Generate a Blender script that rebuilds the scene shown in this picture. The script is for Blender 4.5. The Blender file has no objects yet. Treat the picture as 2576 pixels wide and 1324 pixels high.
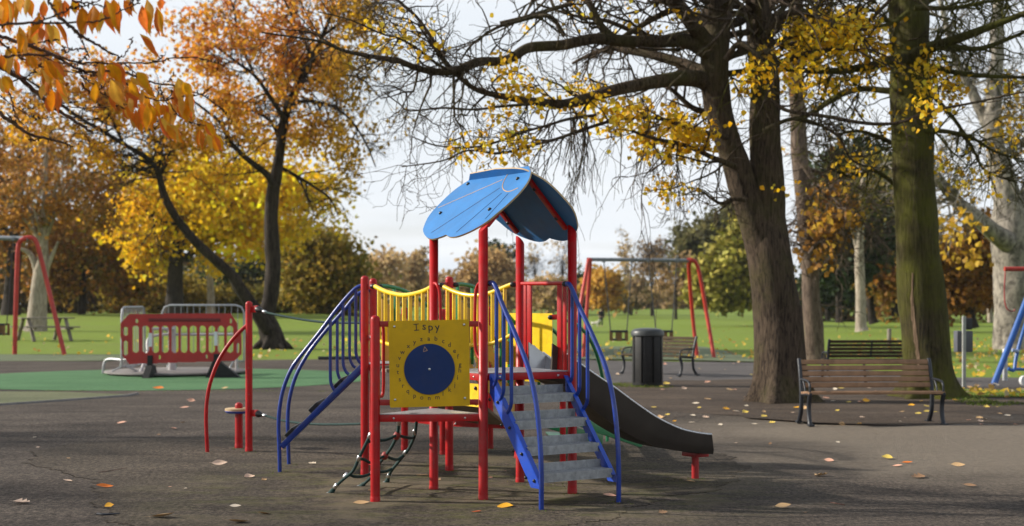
import bpy, bmesh, math, random
import numpy as np
from mathutils import Vector, Matrix

SC = bpy.context.scene
COL = SC.collection
FPX = 3570.0          # focal length in measuring units (picture 2576 wide), eye 1.57 m, horizon at y 765
EYE = 1.57
R = math.radians
V = Vector


def sstep(a, b, x):
    t = max(0.0, min(1.0, (x - a) / (b - a)))
    return t * t * (3 - 2 * t)


def gz(X, Y):
    """height of the park ground"""
    if Y < 30:
        return 0.0
    a = X / Y
    tl = 1 - sstep(-0.13, 0.0, a)
    left = 0.8 * sstep(44, 110, Y) + 0.6 * sstep(150, 320, Y)
    right = -0.42 * sstep(55, 120, Y) + 1.0 * sstep(150, 320, Y)
    return tl * left + (1 - tl) * right


def W(x, y, Y):
    return V(((x - 1288) * Y / FPX, Y, EYE - (y - 765) * Y / FPX))


def px(p):
    return (1288 + FPX * p.x / p.y, 765 + FPX * (EYE - p.z) / p.y)


def G(x, y, dz=0.0):
    """ground point seen at a picture position"""
    lo, hi = 4.0, 420.0
    f = lambda Y: 765 + FPX * (EYE - gz((x - 1288) * Y / FPX, Y)) / Y - y
    if y > 906:
        Y = EYE * FPX / (y - 765)
    else:
        Y = 30.0
        prev = Y
        while Y < hi and f(Y) > 0:
            prev = Y
            Y += 1.0
        lo, hi = prev, Y
        for _ in range(30):
            m = (lo + hi) / 2
            if f(m) > 0:
                lo = m
            else:
                hi = m
        Y = (lo + hi) / 2
    X = (x - 1288) * Y / FPX
    return V((X, Y, gz(X, Y) + dz))


def at_ground(x, Y):
    X = (x - 1288) * Y / FPX
    return V((X, Y, gz(X, Y)))


def cr(pts, n=6):
    """Catmull-Rom through rows of equal length tuples"""
    P = [np.array(p, float) for p in pts]
    if len(P) < 3:
        return [P[0] * (1 - t / n) + P[-1] * (t / n) for t in range(n + 1)]
    out = []
    for i in range(len(P) - 1):
        p0 = P[i - 1] if i > 0 else 2 * P[0] - P[1]
        p1, p2 = P[i], P[i + 1]
        p3 = P[i + 2] if i + 2 < len(P) else 2 * P[-1] - P[-2]
        for k in range(n):
            t = k / n
            out.append(0.5 * (2 * p1 + (p2 - p0) * t + (2 * p0 - 5 * p1 + 4 * p2 - p3) * t * t + (3 * p1 - p0 - 3 * p2 + p3) * t ** 3))
    out.append(P[-1])
    return out


class MB:
    def __init__(self):
        self.v, self.f, self.m = [], [], []

    def add(self, vs, fs, mi=0):
        o = len(self.v)
        self.v.extend(tuple(p) for p in vs)
        for f in fs:
            self.f.append([i + o for i in f])
            self.m.append(mi)
        return self

    def box(self, c, s, rot=None, mi=0):
        c = V(c)
        vs = []
        for sx in (-1, 1):
            for sy in (-1, 1):
                for sz in (-1, 1):
                    p = V((sx * s[0] / 2, sy * s[1] / 2, sz * s[2] / 2))
                    if rot is not None:
                        p = rot @ p
                    vs.append(c + p)
        return self.add(vs, [(0, 1, 3, 2), (4, 6, 7, 5), (0, 4, 5, 1), (2, 3, 7, 6), (0, 2, 6, 4), (1, 5, 7, 3)], mi)

    def beam(self, a, b, w, h, up=V((0, 0, 1)), mi=0):
        """box from a to b, w across, h along up"""
        a, b = V(a), V(b)
        d = b - a
        x = d.normalized()
        y = up.cross(x).normalized()
        z = x.cross(y)
        rot = Matrix((x, y, z)).transposed()
        return self.box((a + b) / 2, (d.length, w, h), rot, mi)

    def tube(self, pts, r, n=8, cap=True, mi=0):
        P = [V(p) for p in pts]
        k = len(P)
        if not hasattr(r, '__len__'):
            r = [r] * k
        t0 = (P[1] - P[0]).normalized()
        ref = V((0, 0, 1)) if abs(t0.z) < 0.9 else V((1, 0, 0))
        u = t0.cross(ref).normalized()
        vs = []
        cs = [(math.cos(2 * math.pi * j / n), math.sin(2 * math.pi * j / n)) for j in range(n)]
        for i in range(k):
            t = (P[min(i + 1, k - 1)] - P[max(i - 1, 0)])
            if t.length < 1e-9:
                t = t0
            t = t.normalized()
            u = u - t * u.dot(t)
            if u.length < 1e-6:
                u = t.orthogonal()
            u.normalize()
            w = t.cross(u)
            for c, s in cs:
                vs.append(P[i] + (u * c + w * s) * r[i])
        fs = []
        for i in range(k - 1):
            for j in range(n):
                a, b = i * n + j, i * n + (j + 1) % n
                fs.append((a, b, b + n, a + n))
        if cap:
            fs.append(tuple(range(n - 1, -1, -1)))
            fs.append(tuple((k - 1) * n + j for j in range(n)))
        return self.add(vs, fs, mi)

    def lathe(self, prof, c=(0, 0, 0), n=16, axis=None, mi=0):
        """profile of (radius, height) turned about the local z axis"""
        c = V(c)
        q = V((0, 0, 1)).rotation_difference(V(axis)).to_matrix() if axis is not None else Matrix.Identity(3)
        vs = []
        for rr, h in prof:
            for j in range(n):
                a = 2 * math.pi * j / n
                vs.append(c + q @ V((rr * math.cos(a), rr * math.sin(a), h)))
        fs = []
        k = len(prof)
        for i in range(k - 1):
            for j in range(n):
                a, b = i * n + j, i * n + (j + 1) % n
                fs.append((a, b, b + n, a + n))
        fs.append(tuple(range(n - 1, -1, -1)))
        fs.append(tuple((k - 1) * n + j for j in range(n)))
        return self.add(vs, fs, mi)

    def dome(self, c, axis, r, h=None, mi=0, n=10):
        h = h or r * 0.8
        return self.lathe([(r, 0), (r * .92, h * .45), (r * .7, h * .75), (r * .38, h * .95), (r * .05, h)], c, n, axis, mi)

    def slab(self, poly, nrm, th, mi=0, mi_side=None):
        """outline poly thickened by th against the normal nrm (front face keeps the outline)"""
        nrm = V(nrm).normalized()
        k = len(poly)
        vs = [V(p) for p in poly] + [V(p) - nrm * th for p in poly]
        a = V((0, 0, 0))
        for i in range(k):
            a += V(poly[i]).cross(V(poly[(i + 1) % k]))
        fr = list(range(k))
        bk = list(range(2 * k - 1, k - 1, -1))
        flip = a.dot(nrm) < 0
        if flip:
            fr.reverse()
            bk.reverse()
        self.add(vs, [fr, bk], mi)
        sides = []
        o = 0
        for i in range(k):
            j = (i + 1) % k
            s = (i, i + k, j + k, j)
            sides.append(s[::-1] if flip else s)
        self.add(vs, sides, mi if mi_side is None else mi_side)
        return self

    def build(self, name, mats, parent=None, org=(0, 0, 0), smooth=35, bevel=0, weld=False):
        org = V(org)
        me = bpy.data.meshes.new(name)
        me.from_pydata([(p[0] - org.x, p[1] - org.y, p[2] - org.z) for p in self.v], [], self.f)
        if not isinstance(mats, (list, tuple)):
            mats = [mats]
        for m in mats:
            me.materials.append(m)
        if len(mats) > 1:
            me.polygons.foreach_set('material_index', self.m)
        if bevel or weld:
            bm = bmesh.new()
            bm.from_mesh(me)
            if weld:
                bmesh.ops.remove_doubles(bm, verts=bm.verts, dist=1e-5)
            if bevel:
                es = [e for e in bm.edges if len(e.link_faces) == 2 and e.calc_face_angle(0) > 0.6]
                bmesh.ops.bevel(bm, geom=es, offset=bevel, segments=2, affect='EDGES', profile=0.6, clamp_overlap=True)
            bm.to_mesh(me)
            bm.free()
        if smooth:
            me.polygons.foreach_set('use_smooth', [True] * len(me.polygons))
            me.set_sharp_from_angle(angle=R(smooth))
        me.update()
        o = bpy.data.objects.new(name, me)
        COL.objects.link(o)
        if parent is not None:
            o.parent = parent
        else:
            o.location = org
        return o


def tag(o, label, cat, group=None):
    o['label'] = label
    o['category'] = cat
    if group:
        o['group'] = group
    return o


def kind(o, k):
    o['kind'] = k
    return o


def thing(name, label, cat, loc=(0, 0, 0), rz=0, group=None):
    e = bpy.data.objects.new(name, None)
    COL.objects.link(e)
    e.location = loc
    e.rotation_euler = (0, 0, rz)
    return tag(e, label, cat, group)


def copy_tree(o, parent=None):
    c = o.copy()
    COL.objects.link(c)
    if parent is not None:
        c.parent = parent
    for ch in [x for x in SC.objects if x.parent == o]:
        copy_tree(ch, c)
    return c


# ---------------------------------------------------------------- materials
def new_mat(name):
    m = bpy.data.materials.new(name)
    m.use_nodes = True
    nt = m.node_tree
    nt.nodes.clear()
    out = nt.nodes.new('ShaderNodeOutputMaterial')
    return m, nt, out


class NT:
    """tiny node helper"""

    def __init__(self, nt):
        self.nt = nt

    def n(self, typ, ins=None, **kw):
        nd = self.nt.nodes.new(typ)
        for k, v in kw.items():
            setattr(nd, k, v)
        for k, v in (ins or {}).items():
            s = nd.inputs[k]
            if isinstance(v, bpy.types.NodeSocket):
                self.nt.links.new(v, s)
            else:
                s.default_value = v
        return nd

    def co(self):
        return self.n('ShaderNodeTexCoord').outputs['Object']

    def noise(self, vec, scale, detail=4, rough=.6, out='Fac', dist=0):
        return self.n('ShaderNodeTexNoise', {'Vector': vec, 'Scale': scale, 'Detail': detail, 'Roughness': rough, 'Distortion': dist}).outputs[out]

    def ramp(self, fac, stops):
        nd = self.n('ShaderNodeValToRGB', {'Fac': fac})
        cr_ = nd.color_ramp
        while len(cr_.elements) < len(stops):
            cr_.elements.new(.5)
        for e, (p, c) in zip(cr_.elements, stops):
            e.position = p
            e.color = (c, c, c, 1) if not hasattr(c, '__len__') else (*c, 1)
        return nd.outputs['Color']

    def mix(self, fac, a, b, typ='MIX'):
        nd = self.nt.nodes.new('ShaderNodeMix')
        nd.data_type = 'RGBA'
        nd.blend_type = typ
        for s, v in ((nd.inputs['Factor'], fac), (nd.inputs['A'], a), (nd.inputs['B'], b)):
            pass
        for nm, v in (('Factor', fac), ('A', a), ('B', b)):
            s = [i for i in nd.inputs if i.name == nm and (i.type == 'RGBA' if nm != 'Factor' else i.type == 'VALUE')][0]
            if isinstance(v, bpy.types.NodeSocket):
                self.nt.links.new(v, s)
            else:
                s.default_value = v if nm == 'Factor' else ((*v, 1) if len(v) == 3 else v)
        return [o for o in nd.outputs if o.type == 'RGBA'][0]

    def math(self, op, a, b=0.0, clamp=False):
        return self.n('ShaderNodeMath', {0: a, 1: b}, operation=op, use_clamp=clamp).outputs[0]

    def bump(self, h, strength=.3, dist=.01):
        return self.n('ShaderNodeBump', {'Height': h, 'Strength': strength, 'Distance': dist}).outputs[0]

    def bsdf(self, ins):
        return self.n('ShaderNodeBsdfPrincipled', ins).outputs[0]


def simple(name, col, rough=.4, metal=0., var=.12, scale=9., bump=.0, bscale=120., spec=.5, dirt=0., dirt_col=(.09, .075, .06), coat=0., chips=0.):
    m, nt, out = new_mat(name)
    h = NT(nt)
    co = h.co()
    n1 = h.noise(co, scale, 5)
    f = h.ramp(n1, [(.3, 1 - var), (.7, 1 + var * .6)])
    c = h.mix(1.0, (*col, 1), f, 'MULTIPLY')
    if dirt:
        n2 = h.noise(co, scale * 2.3, 8, .72)
        c = h.mix(h.math('MULTIPLY', h.ramp(n2, [(.5, 0.), (.72, 1.)]), dirt), c, (*dirt_col, 1))
    if chips:
        n3 = h.noise(co, 26, 6, .8)
        c = h.mix(h.math('MULTIPLY', h.ramp(n3, [(.665, 0.), (.69, 1.)]), chips), c, (.34, .24, .2))
    ins = {'Base Color': c, 'Metallic': metal, 'Roughness': h.math('ADD', h.math('MULTIPLY', h.noise(co, scale * 3, 4), .22), rough - .1), 'Specular IOR Level': spec}
    if coat:
        ins['Coat Weight'] = coat
        ins['Coat Roughness'] = .12
    if bump:
        ins['Normal'] = h.bump(h.noise(co, bscale, 4), bump, .01)
    nt.links.new(h.bsdf(ins), out.inputs[0])
    return m


M = {}
M['red'] = simple('red_paint', (.43, .004, .006), .4, var=.24, scale=5, dirt=.35, bump=.06, bscale=60, spec=.35, chips=.7)
M['red_dark'] = simple('red_paint_weathered', (.36, .008, .01), .4, var=.2, scale=6, dirt=.25)
M['blue'] = simple('blue_paint', (.006, .036, .27), .32, var=.22, scale=6, dirt=.3, coat=.15, chips=.5, bump=.05, bscale=60)
M['blue_plate'] = simple('blue_plate_paint', (.006, .06, .44), .36, var=.14, scale=6, dirt=.2, coat=.3)
M['yellow'] = simple('yellow_paint', (.82, .56, .008), .33, var=.14, scale=7, dirt=.3, coat=.15, dirt_col=(.2, .12, .02), chips=.25)
M['yellow_panel'] = simple('yellow_panel_plastic', (.66, .385, .004), .55, spec=.3, var=.15, scale=3.5, dirt=.22, dirt_col=(.22, .15, .03), bump=.12, bscale=240)
M['tan_panel'] = simple('ochre_panel_plastic', (.60, .34, .06), .5, var=.12, scale=4, dirt=.25)
M['green'] = simple('green_paint', (.008, .2, .07), .33, var=.14, scale=7, dirt=.2, coat=.3)
M['disc'] = simple('navy_plastic', (.004, .026, .13), .5, var=.15, scale=4, dirt=.12, spec=.3, bump=.1, bscale=260)
M['roof'] = simple('sky_blue_laminate', (.028, .17, .44), .5, spec=.3, var=.18, scale=3, dirt=.2, bump=.06, bscale=160)
M['lam_edge'] = simple('pale_laminate_edge', (.50, .36, .20), .6, var=.25, scale=20)
M['groove'] = simple('groove_dark', (.04, .08, .17), .7, var=.1)
M['letter'] = simple('black_engraving', (.012, .013, .03), .6, var=.1)
M['tanline'] = simple('tan_engraving', (.55, .32, .16), .6, var=.1)
M['black'] = simple('black_plastic', (.012, .012, .014), .38, var=.2)
M['steel'] = simple('bright_steel', (.62, .62, .63), .28, 1., var=.12, scale=20)
M['galv'] = simple('galvanised_steel', (.36, .37, .38), .45, .75, var=.22, scale=14)
M['slide'] = simple('dark_slide_steel', (.05, .04, .033), .45, .0, spec=.3, var=.3, scale=3, dirt=.3, dirt_col=(.03, .025, .02))
M['slide_in'] = simple('worn_slide_bed', (.42, .43, .45), .3, .8, var=.15, scale=5)
M['rope'] = simple('dark_green_rope', (.009, .042, .038), .8, var=.35, scale=40, bump=.6, bscale=170)
M['ball'] = simple('faded_red_clamp', (.28, .035, .03), .55, var=.25, scale=30)
M['slat'] = simple('weathered_teak_slat', (.28, .165, .095), .7, spec=.25, var=.3, scale=6, bump=.25, bscale=60, dirt=.3)
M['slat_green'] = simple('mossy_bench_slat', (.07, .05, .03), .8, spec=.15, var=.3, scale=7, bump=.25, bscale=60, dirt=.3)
M['iron'] = simple('black_cast_iron', (.014, .017, .024), .42, var=.25, scale=14, bump=.15)
M['bin'] = simple('black_bin_plastic', (.016, .016, .017), .5, spec=.3, var=.3, scale=6, dirt=.25)
M['old_wood'] = simple('grey_old_timber', (.21, .18, .145), .8, var=.3, scale=5, bump=.3, bscale=40)
M['swing_red'] = simple('swing_red_paint', (.47, .03, .018), .4, var=.22, scale=3, dirt=.3, dirt_col=(.3, .07, .02))
M['swing_grey'] = simple('swing_beam_grey', (.20, .22, .24), .5, .2, var=.2, scale=5)
M['chain'] = simple('dull_chain', (.08, .08, .085), .5, .6, var=.2)
M['barrier'] = simple('red_barrier_plastic', (.46, .022, .02), .42, var=.15, scale=4, dirt=.25)
M['white_tape'] = simple('white_reflective', (.75, .76, .8), .4, var=.1)
M['rubber_foot'] = simple('black_rubber_block', (.013, .013, .013), .75, var=.3, scale=9, bump=.3)
M['blue_frame'] = simple('blue_swing_paint', (.02, .10, .36), .38, var=.2, scale=5, dirt=.2)
M['pale_blue'] = simple('pale_blue_paint', (.30, .38, .58), .45, var=.15)
M['skin'] = simple('skin', (.55, .33, .24), .5, var=.05)
M['jacket'] = simple('dark_jacket', (.012, .013, .02), .8, var=.2)
M['jeans'] = simple('dark_jeans', (.02, .025, .05), .85, var=.2)
M['hair'] = simple('dark_hair', (.02, .014, .01), .7, var=.2)
M['dogfur'] = simple('pale_fur', (.62, .58, .50), .85, var=.25, scale=14)


def tread_material():
    m, nt, out = new_mat('chequer_plate')
    h = NT(nt)
    co = h.co()
    # raised lozenges: two crossed sets of short bars from a distance-to-line pattern
    a = h.n('ShaderNodeMapping', {'Vector': co, 'Rotation': (0, 0, R(45)), 'Scale': (38, 38, 38)}).outputs[0]
    ch = h.n('ShaderNodeTexBrick', {'Vector': a, 'Scale': .55, 'Mortar Size': .16, 'Mortar Smooth': .4, 'Color1': (1, 1, 1, 1), 'Color2': (1, 1, 1, 1), 'Mortar': (0, 0, 0, 1), 'Brick Width': 1., 'Row Height': .42}).outputs['Color']
    n1 = h.noise(co, 22, 6)
    c = h.mix(h.ramp(n1, [(.35, 0.), (.7, 1.)]), (.27, .28, .29), (.42, .43, .45))
    nm = h.bump(ch, .6, .004)
    nt.links.new(h.bsdf({'Base Color': c, 'Metallic': .35, 'Roughness': h.math('ADD', h.math('MULTIPLY', n1, .3), .35), 'Normal': nm}), out.inputs[0])
    return m


M['plate'] = tread_material()


def bark(name, c1, c2, moss=None, mosspos=(.45, .6), vscale=(7, 7, 1.2), bump=.9, dist=.03):
    m, nt, out = new_mat(name)
    h = NT(nt)
    co = h.co()
    mp = h.n('ShaderNodeMapping', {'Vector': co, 'Scale': vscale}).outputs[0]
    n1 = h.noise(mp, 2.2, 8, .7, dist=.6)
    n2 = h.noise(co, .8, 4)
    c = h.mix(h.ramp(n1, [(.40, 0.), (.47, .45), (.60, 1.)]), c1, c2)
    c = h.mix(1., c, h.ramp(n2, [(.3, .75), (.7, 1.2)]), 'MULTIPLY')
    if moss:
        n3 = h.noise(co, 1.1, 6, .7)
        c = h.mix(h.math('MULTIPLY', h.ramp(n3, [(mosspos[0], 0.), (mosspos[1], 1.)]), .8), c, moss)
    nt.links.new(h.bsdf({'Base Color': c, 'Roughness': .9, 'Specular IOR Level': .2, 'Normal': h.bump(n1, bump, dist)}), out.inputs[0])
    return m


M['bark_dark'] = bark('dark_bark', (.012, .009, .008), (.055, .043, .034))
M['bark_cherry'] = bark('cherry_bark', (.022, .016, .014), (.085, .06, .052), vscale=(3, 3, 3), bump=.6, dist=.004)
M['bark_twig'] = bark('cherry_twig_bark', (.035, .016, .014), (.13, .075, .06), vscale=(6, 6, 6), bump=.5, dist=.002)
M['bark_lime'] = bark('lime_tree_bark', (.03, .021, .015), (.125, .09, .062), (.085, .08, .025), (.48, .7), vscale=(13, 13, 1.9), bump=1., dist=.07)
M['bark_moss'] = bark('mossy_oak_bark', (.022, .017, .010), (.11, .085, .045), (.115, .118, .015), (.36, .60), vscale=(15, 15, 1.3), bump=1., dist=.10)
M['bark_plane'] = bark('plane_bark', (.10, .088, .075), (.32, .285, .24), vscale=(2.2, 2.2, 1.4), bump=.4)
M['bark_pale'] = bark('pale_bark', (.22, .18, .14), (.42, .36, .29), vscale=(5, 5, 1.1), bump=.4)


def leaf_material(name='leaf_mix', trans=.5, rough=.6):
    m, nt, out = new_mat(name)
    h = NT(nt)
    at = h.n('ShaderNodeAttribute', attribute_name='leaf_colour').outputs['Color']
    d = h.bsdf({'Base Color': at, 'Roughness': rough, 'Specular IOR Level': .25})
    t = h.n('ShaderNodeBsdfTranslucent', {'Color': at}).outputs[0]
    nt.links.new(h.n('ShaderNodeMixShader', {0: trans, 1: d, 2: t}).outputs[0], out.inputs[0])
    return m


M['leaf'] = leaf_material()
M['needle'] = leaf_material('needle_mix', .12, .7)


def leaf_mesh(name, P, size, cols, mat, parent=None, org=(0, 0, 0), rng=None, hang=.5, width=.42, hexa=False, axis=None, fold=.18):
    """many small leaves, each a folded face, as one mesh"""
    P = np.asarray(P, float).reshape(-1, 3)
    N = len(P)
    rng = rng or np.random.default_rng(1)
    if axis is None:
        ax = rng.normal(size=(N, 3))
        ax[:, 2] -= hang * 1.5
    else:
        ax = np.asarray(axis, float)
    ax /= np.linalg.norm(ax, axis=1, keepdims=True) + 1e-9
    rr = rng.normal(size=(N, 3))
    sd = np.cross(ax, rr)
    sd /= np.linalg.norm(sd, axis=1, keepdims=True) + 1e-9
    nr = np.cross(ax, sd)
    s = np.asarray(size, float).reshape(-1, 1) * np.ones((N, 1))
    if hexa:
        w = s * width
        vs = np.stack([P, P + ax * s * .3 + sd * w * .9 + nr * s * fold, P + ax * s * .68 + sd * w * .62 + nr * s * fold * .8, P + ax * s,
                       P + ax * s * .68 - sd * w * .62 + nr * s * fold * .8, P + ax * s * .3 - sd * w * .9 + nr * s * fold], 1)
        k = 6
    else:
        vs = np.stack([P, P + ax * s * .5 + sd * s * width + nr * s * fold, P + ax * s, P + ax * s * .5 - sd * s * width + nr * s * fold], 1)
        k = 4
    vs = vs.reshape(-1, 3) - np.array(org)
    me = bpy.data.meshes.new(name)
    me.vertices.add(N * k)
    me.vertices.foreach_set('co', vs.astype(np.float32).ravel())
    me.loops.add(N * k)
    me.loops.foreach_set('vertex_index', np.arange(N * k, dtype=np.int32))
    me.polygons.add(N)
    me.polygons.foreach_set('loop_start', np.arange(0, N * k, k, dtype=np.int32))
    me.update(calc_edges=True)
    a = me.attributes.new('leaf_colour', 'FLOAT_COLOR', 'POINT')
    c4 = np.ones((N, k, 4), np.float32)
    c4[:, :, :3] = np.asarray(cols, np.float32).reshape(N, 1, 3)
    a.data.foreach_set('color', c4.ravel())
    me.materials.append(mat)
    o = bpy.data.objects.new(name, me)
    COL.objects.link(o)
    if parent is not None:
        o.parent = parent
    else:
        o.location = org
    return o


def palette(rng, n, cols, jit=.18):
    """n leaf colours drawn from (colour, weight) rows"""
    w = np.array([c[1] for c in cols], float)
    C = np.array([c[0] for c in cols], float)
    i = rng.choice(len(cols), n, p=w / w.sum())
    out = C[i] * (1 + rng.normal(size=(n, 1)) * jit)
    return np.clip(out, .003, .95)


def cell_plate(name, nu, nv, keep, to3, back, mats, parent, org):
    """solid plate made of the kept cells of a grid; back = offset to the rear face"""
    m = MB()
    idx = {}
    back = V(back)

    def vert(i, j, b):
        if (i, j, b) not in idx:
            p = V(to3(i / nu, j / nv))
            idx[i, j, b] = len(m.v)
            m.v.append(tuple(p + back * b))
        return idx[i, j, b]
    K = {(i, j) for i in range(nu) for j in range(nv) if keep((i + .5) / nu, (j + .5) / nv)}
    for i, j in K:
        c = [(i, j), (i + 1, j), (i + 1, j + 1), (i, j + 1)]
        m.f.append([vert(*q, 0) for q in c])
        m.f.append([vert(*q, 1) for q in c[::-1]])
        for k, nb in enumerate(((i, j - 1), (i + 1, j), (i, j + 1), (i - 1, j))):
            if nb not in K:
                a, b = c[k], c[(k + 1) % 4]
                m.f.append([vert(*b, 0), vert(*a, 0), vert(*a, 1), vert(*b, 1)])
    m.m = [0] * len(m.f)
    return m.build(name, mats, parent, org, smooth=0)


def text_mesh(items, name, mat, parent, org):
    """lettering: items of (text, size, position, x axis, y axis); flat letters as one mesh"""
    mb = MB()
    for s, size, pos, ux, uy in items:
        cu = bpy.data.curves.new('lettering', 'FONT')
        cu.body = s
        cu.size = size
        cu.align_x = 'CENTER'
        cu.align_y = 'CENTER'
        cu.resolution_u = 3
        cu.offset = size * .006
        ob = bpy.data.objects.new('lettering', cu)
        COL.objects.link(ob)
        dg = bpy.context.evaluated_depsgraph_get()
        me = bpy.data.meshes.new_from_object(ob.evaluated_get(dg))
        bpy.data.objects.remove(ob)
        bpy.data.curves.remove(cu)
        mb.add([pos + ux * v.co.x + uy * v.co.y for v in me.vertices], [list(p.vertices) for p in me.polygons])
        bpy.data.meshes.remove(me)
    return mb.build(name, mat, parent, org, smooth=0)
# ---------------------------------------------------------------- camera, light, sky
cam_data = bpy.data.cameras.new('camera')
cam = bpy.data.objects.new('camera', cam_data)
COL.objects.link(cam)
cam.location = (0, 0, EYE)
cam.rotation_euler = (R(90), 0, 0)
cam_data.sensor_width = 36
cam_data.lens = 36 * FPX / 2576
cam_data.shift_y = (765 - 662) / 2576
cam_data.clip_end = 4000
cam_data.dof.use_dof = True
cam_data.dof.focus_distance = 10.2
cam_data.dof.aperture_fstop = 2.5
SC.camera = cam

SUN_AZ, SUN_EL = R(-80), R(26)       # azimuth from +Y towards +X
sun_dir = V((math.sin(SUN_AZ) * math.cos(SUN_EL), math.cos(SUN_AZ) * math.cos(SUN_EL), math.sin(SUN_EL)))
sl = bpy.data.lights.new('sun', 'SUN')
sl.energy = 4.6
sl.angle = R(1.8)
sl.color = (1, .93, .82)
sun = bpy.data.objects.new('sun', sl)
COL.objects.link(sun)
sun.location = sun_dir * 50
sun.rotation_euler = sun_dir.to_track_quat('Z', 'Y').to_euler()

world = bpy.data.worlds.new('World')
SC.world = world
world.use_nodes = True
wn = world.node_tree
wn.nodes.clear()
h = NT(wn)
sky = h.n('ShaderNodeTexSky', sky_type='NISHITA', sun_disc=False, sun_elevation=SUN_EL, sun_rotation=SUN_AZ, air_density=1.2, dust_density=2.0)
gen = h.n('ShaderNodeTexCoord').outputs['Generated']
sep = h.n('ShaderNodeSeparateXYZ', {0: gen})
# cloud layer: project the direction onto a high plane so that clouds flatten towards the horizon
zz = h.math('ADD', h.math('MAXIMUM', sep.outputs[2], 0.0), .16)
pv = h.n('ShaderNodeCombineXYZ', {0: h.math('DIVIDE', sep.outputs[0], zz), 1: h.math('DIVIDE', sep.outputs[1], zz), 2: 0.0}).outputs[0]
pm = h.n('ShaderNodeMapping', {'Vector': pv, 'Scale': (.45, 1.1, 1)}).outputs[0]
cl = h.noise(pm, 1.6, 7, .55, dist=.4)
cl2 = h.noise(pm, .7, 4, .5)
cover = h.ramp(cl, [(.30, .8), (.5, .98)])
shade = h.ramp(cl2, [(.3, (7.0, 7.6, 8.3)), (.7, (9.0, 9.2, 9.4))])
cover_up = h.math('MULTIPLY', cover, h.ramp(sep.outputs[2], [(.0, 1.), (.24, 1.), (.6, .38)]))
skycol = h.mix(cover_up, sky.outputs[0], shade)
bg = h.n('ShaderNodeBackground', {'Color': skycol, 'Strength': .080})
wo = wn.nodes.new('ShaderNodeOutputWorld')
wn.links.new(bg.outputs[0], wo.inputs[0])

SC.view_settings.view_transform = 'Standard'
SC.view_settings.look = 'None'
SC.view_settings.exposure = 0.52
SC.view_settings.gamma = 1
SC.view_settings.use_curve_mapping = False
SC.render.engine = 'CYCLES'
SC.cycles.use_denoising = True
SC.cycles.denoiser = 'OPENIMAGEDENOISE'
SC.cycles.denoising_prefilter = 'ACCURATE'
SC.cycles.denoising_input_passes = 'RGB_ALBEDO_NORMAL'
SC.cycles.max_bounces = 6
SC.cycles.transparent_max_bounces = 6
SC.cycles.sample_clamp_indirect = 6
SC.cycles.caustics_reflective = False
SC.cycles.caustics_refractive = False

# ---------------------------------------------------------------- ground
def grass_material():
    m, nt, out = new_mat('park_grass')
    h = NT(nt)
    co = h.co()
    n1 = h.noise(co, 26, 8, .75)
    n2 = h.noise(h.n('ShaderNodeMapping', {'Vector': co, 'Scale': (.35, 1, 1)}).outputs[0], .45, 5, .6)
    c = h.mix(h.ramp(n1, [(.3, 0.), (.7, 1.)]), (.115, .18, .014), (.235, .315, .04))
    c = h.mix(h.math('MULTIPLY', h.ramp(n2, [(.42, 0.), (.66, 1.)]), .55), c, (.17, .20, .04))
    nt.links.new(h.bsdf({'Base Color': c, 'Roughness': .85, 'Specular IOR Level': .2, 'Normal': h.bump(n1, .8, .05)}), out.inputs[0])
    return m


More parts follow.
